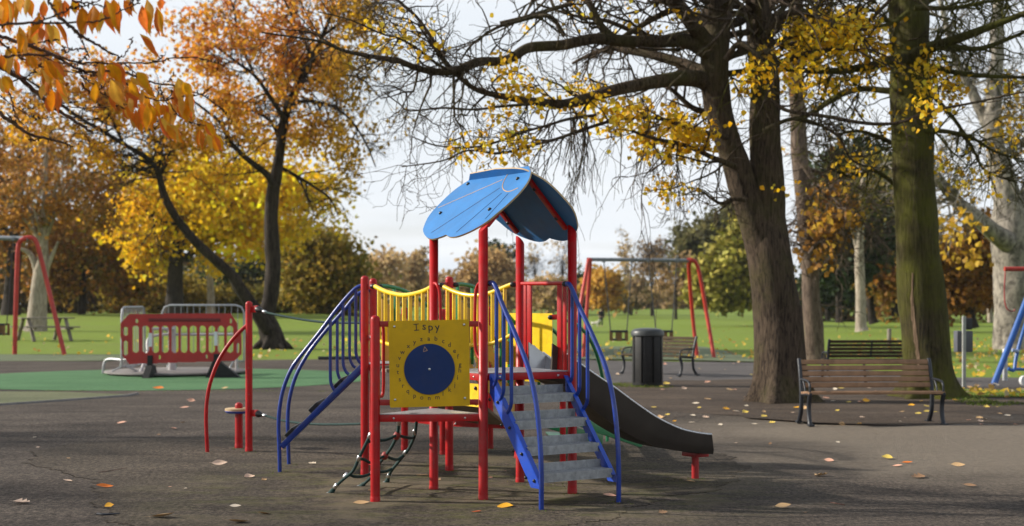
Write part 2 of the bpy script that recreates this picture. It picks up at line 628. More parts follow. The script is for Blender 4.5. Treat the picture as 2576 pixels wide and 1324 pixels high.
def rubber_material(name, dark, light, speck=.5, tint=None, moss_at=None):
    m, nt, out = new_mat(name)
    h = NT(nt)
    co = h.co()
    fine = h.noise(h.n('ShaderNodeMapping', {'Vector': co, 'Scale': (1, .62, 1)}).outputs[0], 30, 7, .85)
    mid = h.noise(co, 11, 9, .78)
    big = h.noise(h.n('ShaderNodeMapping', {'Vector': co, 'Scale': (.45, 1, 1)}).outputs[0], .9, 7, .66, dist=.5)
    f = h.math('ADD', h.math('MULTIPLY', big, .6), h.math('MULTIPLY', mid, .4))
    c = h.mix(h.ramp(f, [(.38, 0.), (.62, 1.)]), dark, light)
    c = h.mix(1., c, h.ramp(fine, [(.36, 1 - speck), (.49, 1.), (.64, 1 + speck * 1.5)]), 'MULTIPLY')
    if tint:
        # paler beige in a wavy-edged band on the right of the playground
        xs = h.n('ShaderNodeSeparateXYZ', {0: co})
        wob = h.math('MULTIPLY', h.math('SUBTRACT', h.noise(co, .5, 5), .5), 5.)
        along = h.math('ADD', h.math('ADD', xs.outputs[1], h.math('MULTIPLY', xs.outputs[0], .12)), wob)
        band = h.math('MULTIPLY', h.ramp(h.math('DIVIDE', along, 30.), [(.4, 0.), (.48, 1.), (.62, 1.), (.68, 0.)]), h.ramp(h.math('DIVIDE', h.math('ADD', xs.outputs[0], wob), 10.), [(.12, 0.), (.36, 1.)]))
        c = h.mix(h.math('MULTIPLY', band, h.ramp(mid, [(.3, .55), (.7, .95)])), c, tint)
    if moss_at:
        d = h.n('ShaderNodeVectorMath', {0: co, 1: moss_at}, operation='DISTANCE').outputs['Value']
        near = h.ramp(h.math('DIVIDE', d, 3.2), [(.5, 1.), (1., 0.)])
        mo = h.math('MULTIPLY', near, h.ramp(h.noise(h.n('ShaderNodeMapping', {'Vector': co, 'Scale': (.7, 1.6, 1)}).outputs[0], 2.4, 8, .72), [(.47, 0.), (.62, 1.)]))
        c = h.mix(h.math('MULTIPLY', mo, .8), c, h.mix(mid, (.14, .14, .03), (.09, .08, .04)))
        sand = h.math('MULTIPLY', near, h.ramp(h.noise(co, 1.1, 6, .7), [(.48, 0.), (.6, 1.)]))
        c = h.mix(h.math('MULTIPLY', sand, .75), c, (.20, .16, .105))
    hgt = h.math('ADD', h.math('MULTIPLY', fine, .9), h.math('MULTIPLY', mid, 1.2))
    nt.links.new(h.bsdf({'Base Color': c, 'Roughness': .88, 'Specular IOR Level': .25, 'Normal': h.bump(hgt, .9, .035)}), out.inputs[0])
    return m


M['grass'] = grass_material()
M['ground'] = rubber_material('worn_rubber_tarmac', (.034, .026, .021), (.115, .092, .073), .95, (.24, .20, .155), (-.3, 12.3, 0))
M['tarmac'] = rubber_material('path_tarmac', (.075, .068, .066), (.13, .118, .112), .4)
M['green_rubber'] = rubber_material('green_rubber', (.062, .155, .066), (.105, .225, .10), .25)
M['olive_rubber'] = rubber_material('olive_rubber', (.10, .115, .06), (.19, .20, .11), .25)
M['faded_rubber'] = rubber_material('faded_green_rubber', (.10, .13, .07), (.17, .20, .115), .25)
M['soil'] = rubber_material('bare_soil', (.04, .029, .022), (.12, .088, .064), .5)
M['kerb'] = simple('grey_edging', (.20, .19, .18), .8, var=.25, scale=6, bump=.3)

# park grass: one polar sheet reaching the horizon
mb = MB()
rings = [3, 8, 14, 20, 26, 30, 34, 38, 42, 46, 50, 55, 60, 66, 72, 80, 90, 100, 110, 120, 135, 150, 175, 200, 230, 260, 290, 320, 400, 600, 1000, 2500]
na = 96
vs, fs = [], []
for r_ in rings:
    for j in range(na):
        a = 2 * math.pi * j / na
        X, Y = r_ * math.sin(a), r_ * math.cos(a)
        vs.append((X, Y, (gz(X, Y) if Y > 30 else 0) - .03))
for i in range(len(rings) - 1):
    for j in range(na):
        a, b = i * na + j, i * na + (j + 1) % na
        fs.append((b, a, a + na, b + na))
fs.append(tuple(range(na)))
mb.add(vs, fs)
kind(mb.build('grass_ground', M['grass'], smooth=60), 'structure')

rg = random.Random(4)


def sheet(name, pts_px, z, mat, jag=.12, sub=14, k='structure'):
    """flat ground sheet with an uneven border, outline given at picture positions"""
    P = [G(x, y) for x, y in pts_px]
    out = []
    for i in range(len(P)):
        a, b = P[i], P[(i + 1) % len(P)]
        n = max(1, min(sub, int((b - a).length / .5)))
        for t in range(n):
            p = a.lerp(b, t / n)
            out.append((p.x + rg.uniform(-jag, jag), p.y + rg.uniform(-jag, jag), z))
    m = MB()
    m.add(out, [list(range(len(out)))])
    o = m.build(name, mat, smooth=0)
    if o.data.polygons[0].normal.z < 0:
        o.data.flip_normals()
    return kind(o, k)


def lump(X, Y):
    """gentle unevenness of the worn surface"""
    s = 0
    for fx, fy, a, p in ((.9, 1.7, .010, .3), (2.1, 2.9, .006, 1.7), (.37, .8, .014, 2.2), (4.3, 5.1, .0025, .9)):
        s += a * math.sin(fx * X + 1.3 * math.sin(fy * Y * .4 + p)) * math.sin(fy * Y + p + .8 * math.sin(fx * X * .7))
    return s


# playground surface: near field as an uneven grid, rest of the outline as a polygon behind it
nx, ny = 130, 110
vs, fs = [], []
for j in range(ny + 1):
    Y = 5 + 17 * (j / ny)
    for i in range(nx + 1):
        X = -13 + 26 * (i / nx)
        e = min(1, (22 - Y) / 2.5, (X + 13) / 2, (13 - X) / 2)
        vs.append((X, Y, lump(X, Y) * max(0, e)))
for j in range(ny):
    for i in range(nx):
        a = j * (nx + 1) + i
        fs.append((a, a + 1, a + nx + 2, a + nx + 1))
m = MB()
m.add(vs, fs)
far = [(-13, 22), (13, 22)]
# the part beyond 22 m and to both sides
fl = [G(x, y) for x, y in ((-900, 908), (330, 909), (620, 906), (905, 903), (1480, 906), (1900, 918), (2150, 928), (2400, 952), (3200, 956))]
fl = [(p.x, p.y) for p in fl]
poly = [(-40, 22)] + fl + [(30, 22), (13, 22), (-13, 22)]
m.add([(x, y, 0) for x, y in poly], [list(range(len(poly)))[::-1]])
m.add([(-40, 22, 0), (-13, 22, 0), (-13, 5, 0), (-40, 5, 0)], [(3, 2, 1, 0)])
m.add([(13, 22, 0), (30, 22, 0), (30, 5, 0), (13, 5, 0)], [(3, 2, 1, 0)])
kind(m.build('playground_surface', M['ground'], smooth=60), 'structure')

# green rubber circle under the roundabout
m = MB()
ring = []
for j in range(72):
    a = 2 * math.pi * j / 72
    rr = 4.4 * (1 + .008 * math.sin(5 * a) + rg.uniform(-.004, .004))
    ring.append((-7.35 + rr * 1.02 * math.cos(a), 30.0 + rr * math.sin(a), .006))
m.add(ring, [list(range(72))])
kind(m.build('green_safety_surface', M['green_rubber'], smooth=0), 'structure')
sheet('olive_safety_surface', [(-500, 984), (120, 986), (250, 990), (330, 993), (312, 997), (160, 1008), (0, 1019), (-500, 1052)], .006, M['olive_rubber'], .03)
sheet('faded_safety_surface_left', [(-900, 890), (330, 892), (350, 899), (330, 908), (-900, 911)], .006, M['faded_rubber'], .1)
sheet('faded_safety_surface_right', [(1380, 872), (1760, 872), (1830, 884), (1915, 911), (1700, 906), (1380, 903)], .008, M['faded_rubber'], .1)
sheet('tarmac_path', [(1480, 907), (1915, 913), (2150, 930), (2400, 950), (3200, 954), (3200, 977), (2390, 975), (2000, 958), (1560, 962), (1470, 985), (1400, 960)], .004, M['tarmac'], .1)
sheet('bare_soil', [(1450, 1000), (1500, 985), (1565, 966), (1700, 958), (1905, 955), (2100, 962), (2385, 984), (2600, 988), (3300, 992), (3300, 1066), (2850, 1063), (2400, 1072), (2200, 1068), (2000, 1060), (1850, 1048), (1720, 1040), (1600, 1022)], .008, M['soil'], .25)
# low edging strip beside the olive surface
m = MB()
e = [G(x, y) for x, y in ((-500, 1054), (0, 1020), (160, 1009), (318, 997.5), (345, 992))]
m.tube([(p.x, p.y, .0) for p in e], .035, 6)
o = m.build('edging_strip', M['kerb'])
kind(o, 'structure')
m = MB()
e = [G(x, y) for x, y in ((800, 905), (850, 904.5), (910, 904), (960, 904))]
m.tube([(p.x, p.y, .03) for p in e], .07, 6)
o = m.build('kerb', M['black'])
kind(o, 'structure')

# older, browner patch of the surface round the climbing frame, a thin step above the rest
po = [G(x, y) for x, y in ((75, 1152), (100, 1132), (190, 1116), (330, 1106), (600, 1096), (900, 1099), (1250, 1102), (1560, 1112), (1780, 1135), (1880, 1175), (1820, 1225), (1660, 1262), (1500, 1312), (1300, 1345), (800, 1360), (420, 1345), (300, 1318), (262, 1285), (246, 1250), (250, 1224), (180, 1196), (95, 1176))]
po = [(p.x, p.y) for p in po]
bx0, bx1 = min(p[0] for p in po) - .1, max(p[0] for p in po) + .1
by0, by1 = min(p[1] for p in po) - .1, max(p[1] for p in po) + .1


def in_patch(u, v):
    x, y = bx0 + (bx1 - bx0) * u, by0 + (by1 - by0) * v
    x += .05 * math.sin(7 * y + 2 * x) + .03 * math.sin(19 * y + 3)
    y += .06 * math.sin(5 * x + y) + .03 * math.sin(17 * x)
    c = False
    for i in range(len(po)):
        xa, ya = po[i]
        xb, yb = po[(i + 1) % len(po)]
        if (ya > y) != (yb > y) and x < (xb - xa) * (y - ya) / (yb - ya) + xa:
            c = not c
    return c


M['ground_patch'] = rubber_material('older_surface', (.030, .023, .017), (.11, .087, .064), .95, None, (-.3, 12.0, 0))
pt3 = lambda u, v: (bx0 + (bx1 - bx0) * u, by0 + (by1 - by0) * v, lump(bx0 + (bx1 - bx0) * u, by0 + (by1 - by0) * v) + .004)
kind(cell_plate('worn_surface_patch', 230, 130, in_patch, pt3, (0, 0, -.02), M['ground_patch'], None, (0, 0, 0)), 'structure')
# ---------------------------------------------------------------- the multi-play climbing frame
PF = V((-.08, 11.83, 0))
play = thing('play_frame', 'red, yellow and blue climbing frame with blue shell roof, I spy panel, stairs and slide', 'climbing frame', PF)
UX, VX = V((.831, .556, 0)), V((-.545, .838, 0))       # tower axes: along the front edge, and towards the back
Z3 = V((0, 0, 1))
pB, pP4, pP1, pP3 = V((-.2285, 11.28, 0)), V((.4965, 11.70, 0)), V((-.6545, 11.88, 0)), V((.0705, 12.43, 0))
pA = V((-1.08, 11.21, 0))
pC, pC2, pD = V((-1.351, 13.03, 0)), V((-1.347, 13.77, 0)), V((-.59, 13.35, 0))
pE, pF_, pG, pI = V((-1.153, 15.25, 0)), V((-.712, 14.68, 0)), V((-.24, 15.35, 0)), V((.06, 14.3, 0))
DK = 1.02      # main deck
LD = .70       # low deck
PR = .0375


def part(mb, name, mat, parent=play, **k):
    return mb.build(name, mat, parent, PF, **k)


def post(p, top, name='post', mat='red', r=PR, dome=True, parent=play, org=PF):
    mb = MB()
    prof = [(r, -.06), (r, top - r * .9)]
    if dome:
        prof += [(r * .97, top - r * .62), (r * .82, top - r * .32), (r * .5, top - r * .09), (r * .08, top)]
    else:
        prof += [(r, top)]
    mb.lathe(prof, p, 18)
    mb.lathe([(r + .0025, .0), (r + .0025, .045), (r + .001, .05)], p, 18)
    return mb.build(name, M[mat], parent, org, smooth=50)


for p, t in ((pA, 1.48), (pC, 1.83), (pC2, 1.82), (pD, 1.83), (pE, 1.54), (pF_, 1.52), (pG, 1.54), (pI, 1.2)):
    post(p, t)
roof_posts = []
for p in (pB, pP4, pP1, pP3):
    o = post(p, 2.3, dome=False)
    for v in o.data.vertices:       # top cut to the slope of the roof
        if v.co.z > 2.2:
            u_ = abs((V(v.co) + PF - (pB + pP4) / 2).dot(UX))
            v.co.z = 2.648 - .028 - u_ * math.tan(R(46.5))
    roof_posts.append(o)


def deck(pts, z, name='deck', beam=.055, names=True):
    """chequer plate deck with red edge beams between its posts"""
    c = sum(pts, V()) / len(pts)
    mb = MB()
    mb.slab([p.lerp(c, .035) + Z3 * z for p in pts], Z3, .006)
    d = part(mb, name, M['plate'], bevel=.0015)
    n = len(pts)
    for i in range(n):
        a, b = pts[i], pts[(i + 1) % n]
        dr = (b - a).normalized()
        e = MB()
        e.beam(a + dr * PR + Z3 * (z - beam / 2 - .007), b - dr * PR + Z3 * (z - beam / 2 - .007), .012, beam)
        eb = e.build('edge_beam', M['red'], d, PF, bevel=.002)
        out = dr.cross(Z3)
        if (c - a).dot(out) > 0:
            out = -out
        for t in (.17, .83):
            bm_ = MB()
            bm_.dome(a.lerp(b, t) + out * .006 + Z3 * (z - beam / 2 - .007), out, .010, .008)
            bm_.build('bolt', M['steel'], d, PF, smooth=60)
    return d


deck([pB, pP4, pP3, pP1], DK)
deck([pA, pB, pP1], LD)
deck([pC, pD, pC2], DK)
deck([pF_, pI, pG, pE], .37)

# --- roof: two leaf shaped laminate leaves leaning on each other along the ridge
RT = 2.648
ridge0 = (pB + pP4) / 2 + Z3 * RT
SL = R(46.5)
dn_l = (-UX * math.cos(SL) - Z3 * math.sin(SL)).normalized()
nl = dn_l.cross(VX).normalized()
if nl.z < 0:
    nl = -nl


def on_left_leaf(x, y):
    """(along ridge, down slope) of the roof leaf point seen at a position of the enlarged view"""
    X, Y = (1140 + x / 3.31) * .8944, (440 + y / 3.31) * .8944
    o = V((0, 0, EYE))
    d = W(X, Y, 10.0) - o
    t = (ridge0 - o).dot(nl) / d.dot(nl)
    q = o + d * t - ridge0
    return q.dot(VX), q.dot(dn_l)


leaf_px = [(900, 124), (1150, 92), (1166, 150), (1140, 230), (1070, 325), (950, 443), (860, 520), (740, 617), (600, 697), (480, 745), (410, 752), (370, 733), (330, 750), (250, 773), (195, 762), (162, 720), (160, 670), (215, 555), (330, 430), (450, 320), (560, 245), (650, 192), (760, 155)]
leaf_ab = [on_left_leaf(*p) for p in leaf_px]
k_ = len(leaf_ab)
leaf_s = []
for seg in (leaf_ab[1:12], leaf_ab[11:]):
    leaf_s += [tuple(p) for p in cr(seg, 4)][:-1]
leaf_s.append(leaf_ab[0])


tab_a = [on_left_leaf(*q)[0] for q in ((636, 190), (935, 154))]
A_MID = (sum(tab_a) / 2 + (leaf_ab[0][0] + leaf_ab[1][0]) / 2) / 2


def leaf_pt(a, b, side, lift=0., turn=True):
    if side < 0 and turn:          # the far leaf is the same leaf turned about the middle of the tower
        a = 2 * A_MID - a
    d = V((dn_l.x * side, dn_l.y * side, dn_l.z))
    n = V((nl.x * side, nl.y * side, nl.z))
    return ridge0 + VX * a + d * b + n * lift


roof = None
for side in (1, -1):
    n = V((nl.x * side, nl.y * side, nl.z))
    mb = MB()
    mb.slab([leaf_pt(a, b, side) for a, b in leaf_s], n, .015, 0, 1)
    rp = part(mb, 'roof_panel', [M['roof'], M['lam_edge']], smooth=0)
    # engraved lines, domed bolts
    for ln in ([(300, 487), (905, 220)], [(235, 718), (880, 295)], [(468, 712), (897, 342)], [(742, 584), (958, 345)]):
        g = MB()
        pp = [on_left_leaf(*q) for q in ln]
        g.tube([leaf_pt(a, b, side, .0005) for a, b in pp], .0028, 6)
        g.build('groove_line', M['groove' if ln[0][0] != 300 else 'tanline'], rp, PF)
    g = MB()
    arc = cr([(967, 150), (920, 225), (903, 285), (925, 322), (975, 327), (1050, 295)], 5)
    g.tube([leaf_pt(*on_left_leaf(*q), side, .0005) for q in arc], .0042, 6)
    g.build('groove_line', M['tanline'], rp, PF)
    for q in ((580, 265), (322, 537), (783, 497), (1047, 211)):
        g = MB()
        g.dome(leaf_pt(*on_left_leaf(*q), side, -.001), n, .017, .018, n=14)
        g.build('bolt_cap', M['black'], rp, PF, smooth=60)
# rafters under the leaves
for pa, pb in ((pB, pP4), (pP1, pP3)):
    a_off = (pa - ridge0).dot(VX)
    for side in (1, -1):
        bs = (.50 if pa is pB else .50)
        mb = MB()
        n = V((nl.x * side, nl.y * side, nl.z))
        q0, q1 = leaf_pt(a_off, .03, side, -.034, False), leaf_pt(a_off, .60, side, -.034, False)
        mb.beam(q0, q1, .045, .028, up=n)
        rf = part(mb, 'rafter', M['red'], bevel=.002)
        for t in (.22, .78):
            g = MB()
            g.dome(q0.lerp(q1, t) - n * .013, -n, .017, .016, n=12)
            g.build('bolt_cap', M['black'], rf, PF, smooth=60)

# --- I spy panel between the two front posts
PN = V((0, -1, 0))
ytop = 11.17
TL, TR, BR_, BL = W(977, 808, ytop), W(1180, 804, ytop), W(1182, 1021, ytop), W(981, 1026, ytop)
mb = MB()
poly = []
rc = .012
for c, pr, nx_ in ((TL, BL, TR), (TR, TL, BR_), (BR_, TR, BL), (BL, BR_, TL)):
    d1, d2 = (pr - c).normalized(), (nx_ - c).normalized()
    for t in (0, .5, 1):
        q1, q2 = c + d1 * rc, c + d2 * rc
        poly.append((q1 * (1 - t) ** 2 + c * 2 * t * (1 - t) + q2 * t * t))
mb.slab(poly, PN, .014)
spy = part(mb, 'spy_panel', M['yellow_panel'], smooth=30, bevel=.0015)
dc = W(1080.5, 929, ytop)
mb = MB()
rd = 64.0 * ytop / FPX
mb.lathe([(rd, -.002), (rd, .008), (rd - .002, .0105), (.002, .0105)], dc, 64, PN)
disc = mb.build('dial', M['disc'], spy, PF, smooth=30)
mb = MB()
mb.dome(dc + PN * .0104, PN, .011, .007, n=14)
mb.build('bolt', M['steel'], spy, PF, smooth=60)
ex, ez = V((1, 0, 0)), V((0, 0, 1))
for q in ((992, 822), (1167.5, 817), (994, 1006), (1169.5, 1002)):
    mb = MB()
    mb.dome(W(*q, ytop) + PN * .0005, PN, .0105, .008, n=14)
    mb.build('bolt', M['steel'], spy, PF, smooth=60)
items = []
lx = lambda x, y: ((1080 + x / 4.414) * .8944, (880 + y / 4.414) * .8944)
S_ = ytop / FPX
for ch, x, y, sz, rt in (('s', 499, 170, 27, -2), ('p', 578, 180, 27, 3), ('y', 662, 180, 27, 6)):
    a = R(rt)
    u_ = ex * math.cos(a) + ez * math.sin(a)
    v_ = -ex * math.sin(a) + ez * math.cos(a)
    items.append((ch, sz * S_, W(*lx(x, y), ytop) + PN * .0008, u_, v_))
for ch, x, y in (('a', 556, 322), ('b', 645, 322), ('c', 736, 353), ('d', 813, 400), ('e', 876, 473), ('f', 917, 545), ('g', 945, 643), ('h', 942, 718), ('i', 914, 806), ('j', 880, 893), ('k', 815, 957), ('l', 733, 1007), ('m', 663, 1050), ('n', 562, 1060), ('o', 469, 1052), ('p', 381, 1030), ('q', 296, 972), ('r', 236, 906), ('s', 196, 827), ('t', 172, 737), ('u', 172, 652), ('v', 193, 562), ('w', 230, 489), ('x', 303, 414), ('y', 380, 365), ('z', 464, 328)):
    items.append((ch, 16.5 * S_, W(*lx(x, y), ytop) + PN * .0008, ex, ez))
text_mesh(items, 'lettering', M['letter'], spy, PF)
# serifed capital I
mb = MB()
cI = W(*lx(402, 180), ytop) + PN * .0012
a = R(6)
uI, vI = ex * math.cos(a) + ez * math.sin(a), -ex * math.sin(a) + ez * math.cos(a)
for (x0, z0, x1, z1, w_) in ((-.020, .024, .020, .024, .006), (-.020, -.024, .020, -.024, .006), (0, .024, 0, -.024, .0065)):
    mb.beam(cI + uI * x0 + vI * z0, cI + uI * x1 + vI * z1, .001, w_, up=(uI if x0 == x1 else vI))
mb.build('capital_letter', M['letter'], spy, PF, smooth=0)
# engraved pointer on the dial
mb = MB()
tri = [W(*lx(x, y), ytop) + PN * .0112 for x, y in ((505, 422), (541, 468), (490, 484))]
for i in range(3):
    mb.tube([tri[i], tri[(i + 1) % 3]], .0022, 6)
mb.build('pointer', M['tanline'], disc, PF, smooth=0)
for zc in (1.412, .792):
    mb = MB()
    mb.beam(pA + V((PR, -.006, zc)), pB + V((-PR, -.02, zc)), .012, .045)
    part(mb, 'panel_rail', M['red_dark'], bevel=.002)


def rail(name, pts, r, mat, n=10, parent=play, sm=6):
    mb = MB()
    mb.tube(cr(pts, sm) if sm else pts, r, n)
    return mb.build(name, M[mat], parent, PF, smooth=60)


# grab bars
rail('grab_bar', [W(1092, 713, 11.78), W(1099, 716, 11.72), W(1106, 735, 11.7), W(1108, 780, 11.7), W(1108, 850, 11.7), W(1104, 890, 11.72), W(1094, 904, 11.78)], .013, 'red')
rail('grab_bar', [W(1210, 712, 11.32), W(1203, 716, 11.36), W(1197, 735, 11.38), W(1195, 780, 11.38), W(1195, 860, 11.38), W(1200, 890, 11.36), W(1209, 905, 11.32)], .013, 'red')
rail('grab_bar', [pA + V((.02, .05, 1.39)), W(962, 815, 11.4), W(965, 840, 11.42), W(965, 900, 11.42), W(965, 965, 11.42), W(962, 995, 11.4), pA + V((.02, .05, .84))], .013, 'red')


def bracket(post_p, end, mat='red_dark'):
    """flat lug on a post with a black cap, where a rail begins"""
    mb = MB()
    a = V((post_p.x, post_p.y, end.z))
    d = (end - a)
    mb.beam(a + d.normalized() * PR * .7, end, .02, .05)
    b = part(mb, 'rail_bracket', M[mat], bevel=.004)
    g = MB()
    dn = d.normalized()
    g.lathe([(.012, -.028), (.022, -.02), (.024, .012), (.016, .026), (.004, .03)], end, 12, dn)
    g.build('end_cap', M['black'], b, PF, smooth=50)


# --- yellow bowed barriers of the bridge
def barrier_rail(top_px, bot_px, Y0, Y1, nb, bar_x):
    x0, x1 = top_px[0][0], top_px[-1][0]
    Yf = lambda x: Y0 + (Y1 - Y0) * (x - x0) / (x1 - x0)
    tp = cr([W(x, y, Yf(x)) for x, y in top_px], 7)
    bp = cr([W(x, y, Yf(x)) for x, y in bot_px], 7)
    mb = MB()
    mb.tube(tp, .021, 12)
    t = part(mb, 'bridge_rail', M['yellow'], smooth=60)
    mb = MB()
    mb.tube(bp, .019, 12)
    mb.build('bottom_rail', M['yellow'], t, PF, smooth=60)

    def on(path, x):
        for i in range(len(path) - 1):
            xa, xb = px(V(path[i]))[0], px(V(path[i + 1]))[0]
            if xa <= x <= xb:
                return V(path[i]).lerp(V(path[i + 1]), (x - xa) / max(1e-6, xb - xa))
        return V(path[-1])
    for x in bar_x:
        g = MB()
        a_, b_ = on(tp, x), on(bp, x)
        a_ = V((a_.x, a_.y, a_.z))
        d = V((Yf(x1) * 0 + 1, 0, 0))
        g.beam(V((a_.x, a_.y, b_.z)), a_, .034, .013, up=V((.62, -.78, 0)))
        g.build('baluster', M['yellow'], t, PF, bevel=.003)
    return t


barrier_rail([(944, 721), (968, 733), (1000, 741.5), (1022, 743), (1045, 739), (1070, 731), (1092, 719)],
             [(944, 851), (962, 861), (990, 869), (1020, 872), (1050, 869), (1075, 860), (1092, 850)], 12.95, 11.9, 9,
             (954, 970, 985.5, 1001, 1016.5, 1032, 1048, 1064, 1080))
barrier_rail([(1117, 722), (1140, 733), (1165, 741), (1195, 744), (1225, 740), (1255, 729), (1287, 716)],
             [(1117, 850), (1140, 861), (1170, 868), (1200, 868), (1228, 866), (1258, 857), (1287, 843)], 13.2, 12.5, 10,
             (1126, 1142, 1156, 1171, 1188, 1203, 1225, 1239, 1256, 1270))
for q, p, Y in (((938, 721), pC, 12.97), ((1110, 717), pD, 13.25), ((1291, 716), pP3, 12.45), ((1290, 843), pP3, 12.45), ((937, 850), pC, 12.97), ((1088, 719), pP1, 11.92)):
    bracket(p, W(*q, Y))
# bridge deck
mb = MB()
for i in range(7):
    t = (i + .5) / 7
    a_, b_ = pP1.lerp(pC, t), pP3.lerp(pD, t)
    zz_ = DK - .02 - .05 * math.sin(math.pi * t)
    mb.beam(a_.lerp(b_, .06) + Z3 * zz_, a_.lerp(b_, .94) + Z3 * zz_, .13, .03)
part(mb, 'bridge_deck', M['old_wood'], bevel=.003)

# --- front stairs
M0 = (pB + pP4) / 2
SD = V((.572, -.820, 0))
RD = V((.831, .556, 0))
stairs_l, stairs_r = -.37, .37


def st(q, w, z):
    return M0 + SD * q + RD * w + Z3 * z


for zt, q in ((.845, .15), (.655, .315), (.465, .478), (.275, .642)):
    mb = MB()
    w0, w1 = -.345, .345
    dq, th, lip = .150, .004, .068
    rot = Matrix((SD, RD, Z3)).transposed()
    mb.box(st(q - dq / 2, 0, zt), (dq, w1 - w0, th), rot)
    mb.box(st(q, 0, zt - lip / 2 + th / 2), (th, w1 - w0 - .002, lip), rot)
    mb.box(st(q - dq, 0, zt + lip / 2 - th / 2), (th, w1 - w0 - .002, lip), rot)
    # raised lozenges of the chequer plate, in rows on lip, tread and upstand
    rr = random.Random(int(zt * 1000))
    for row, (fn, nrm) in enumerate(((lambda i, s: st(q + th / 2 + .0005, i, zt - .018 - s * .030), SD), (lambda i, s: st(q - .03 - s * .045, i, zt + th / 2 + .0005), Z3), (lambda i, s: st(q - dq + th / 2 + .0005, i, zt + .018 + s * .026), SD))):
        up_ = Z3 if row != 1 else SD
        for s in range(2 if row != 1 else 3):
            for k in range(26):
                i = w0 + .014 + (k + .5 * (s % 2)) * .0262
                if i > w1 - .012:
                    continue
                c_ = fn(i, s)
                dr_ = (RD * (1 if (k + s) % 2 else -1) * .8 + up_ * .8).normalized()
                if row == 1:
                    dr_ = (RD * (1 if (k + s) % 2 else -1) + SD).normalized()
                mb.beam(c_ - dr_ * .0095, c_ + dr_ * .0095, .0055, .004, up=nrm, mi=1)
    part(mb, 'stair_tread', [M['plate'], M['plate']], smooth=0)
for w, far_ in ((stairs_l, 0), (stairs_r, 1)):
    mb = MB()
    nrm = -RD if not far_ else RD
    # stringer: long blue plate, folded edge
    prof = [(.0, DK - .01), (.64, .245), (.68, .17), (.56, .17), (.535, .205), (-.0, .86)]
    mb.slab([st(q, w + (-.004 if not far_ else .004), z) for q, z in prof], nrm, .008)
    fl_ = [(.0, DK - .01), (.655, .225)]
    mb.beam(st(fl_[0][0], w - (.0 if not far_ else -.0) + (.018 if not far_ else -.018), fl_[0][1] + .003), st(fl_[1][0], w + (.018 if not far_ else -.018), fl_[1][1] + .003), .04, .006)
    sg = part(mb, 'stringer', M['blue_plate'], smooth=0)
    for zt, q in ((.845, .15), (.655, .315), (.465, .478), (.275, .642)):
        for dq_ in (-.155, -.045):
            g = MB()
            g.dome(st(q + dq_ + .01, w + (-.004 if not far_ else .004), zt - (.015 if dq_ < -.1 else .03) - .02), nrm, .014, .016, n=12)
            g.build('bolt_cap', M['black'], sg, PF, smooth=60)
    path = [(0.01, 1.735), (.05, 1.73), (.10, 1.675), (.176, 1.56), (.368, 1.308), (.528, 1.068), (.62, .83), (.671, .56), (.69, .3), (.69, -.03)]
    hr = rail('handrail', [st(q, w, z) for q, z in path], .0195, 'blue', 12)
    pp = cr(path, 10)
    for qb, zb in ((.09, .92), (.19, .83), (.295, .735)):
        zt_ = min(pp, key=lambda p: abs(p[0] - qb))[1]
        rail('baluster', [st(qb, w, zt_), st(qb, w, zb + .3), st(qb, w, zb + .10), st(qb - .006, w, zb + .05), st(qb - .03, w, zb + .01), st(qb - .055, w, zb - .015)], .0155, 'blue', 10, hr)
    e0 = st(-.0, w, 1.735)
    bracket(pB if not far_ else pP4, e0, 'red_dark')
    mb = MB()
    c_ = st(0.012, w + (.05 if not far_ else -.05), DK - .032)
    mb.box(c_, (.008, .13, .04), Matrix((SD, RD, Z3)).transposed())
    fp = part(mb, 'fixing_plate', M['blue_plate'], bevel=.004)
    g = MB()
    g.dome(c_ + SD * .004 + RD * (.03 if not far_ else -.03), SD, .011, .009)
    g.build('bolt', M['steel'], fp, PF, smooth=60)

# --- red barrier at the slide entrance
mb = MB()
sA, sB = pP4 + UX * .0, pP3
mb.tube([W(1313, 714, 12.36), W(1424, 713, 11.78)], .017, 12)
sr = part(mb, 'slide_barrier_rail', M['red'], smooth=60)
for x, w_ in ((1322, .030), (1332.5, .045), (1408, .045), (1421, .03)):
    t = (x - 1313) / (1424 - 1313)
    a_ = W(x, 714, 12.36 + (11.78 - 12.36) * t)
    mb = MB()
    mb.beam(V((a_.x, a_.y, DK)), a_, .02, w_, up=V((.72, -.69, 0)))
    mb.build('baluster', M['red'], sr, PF, bevel=.003)

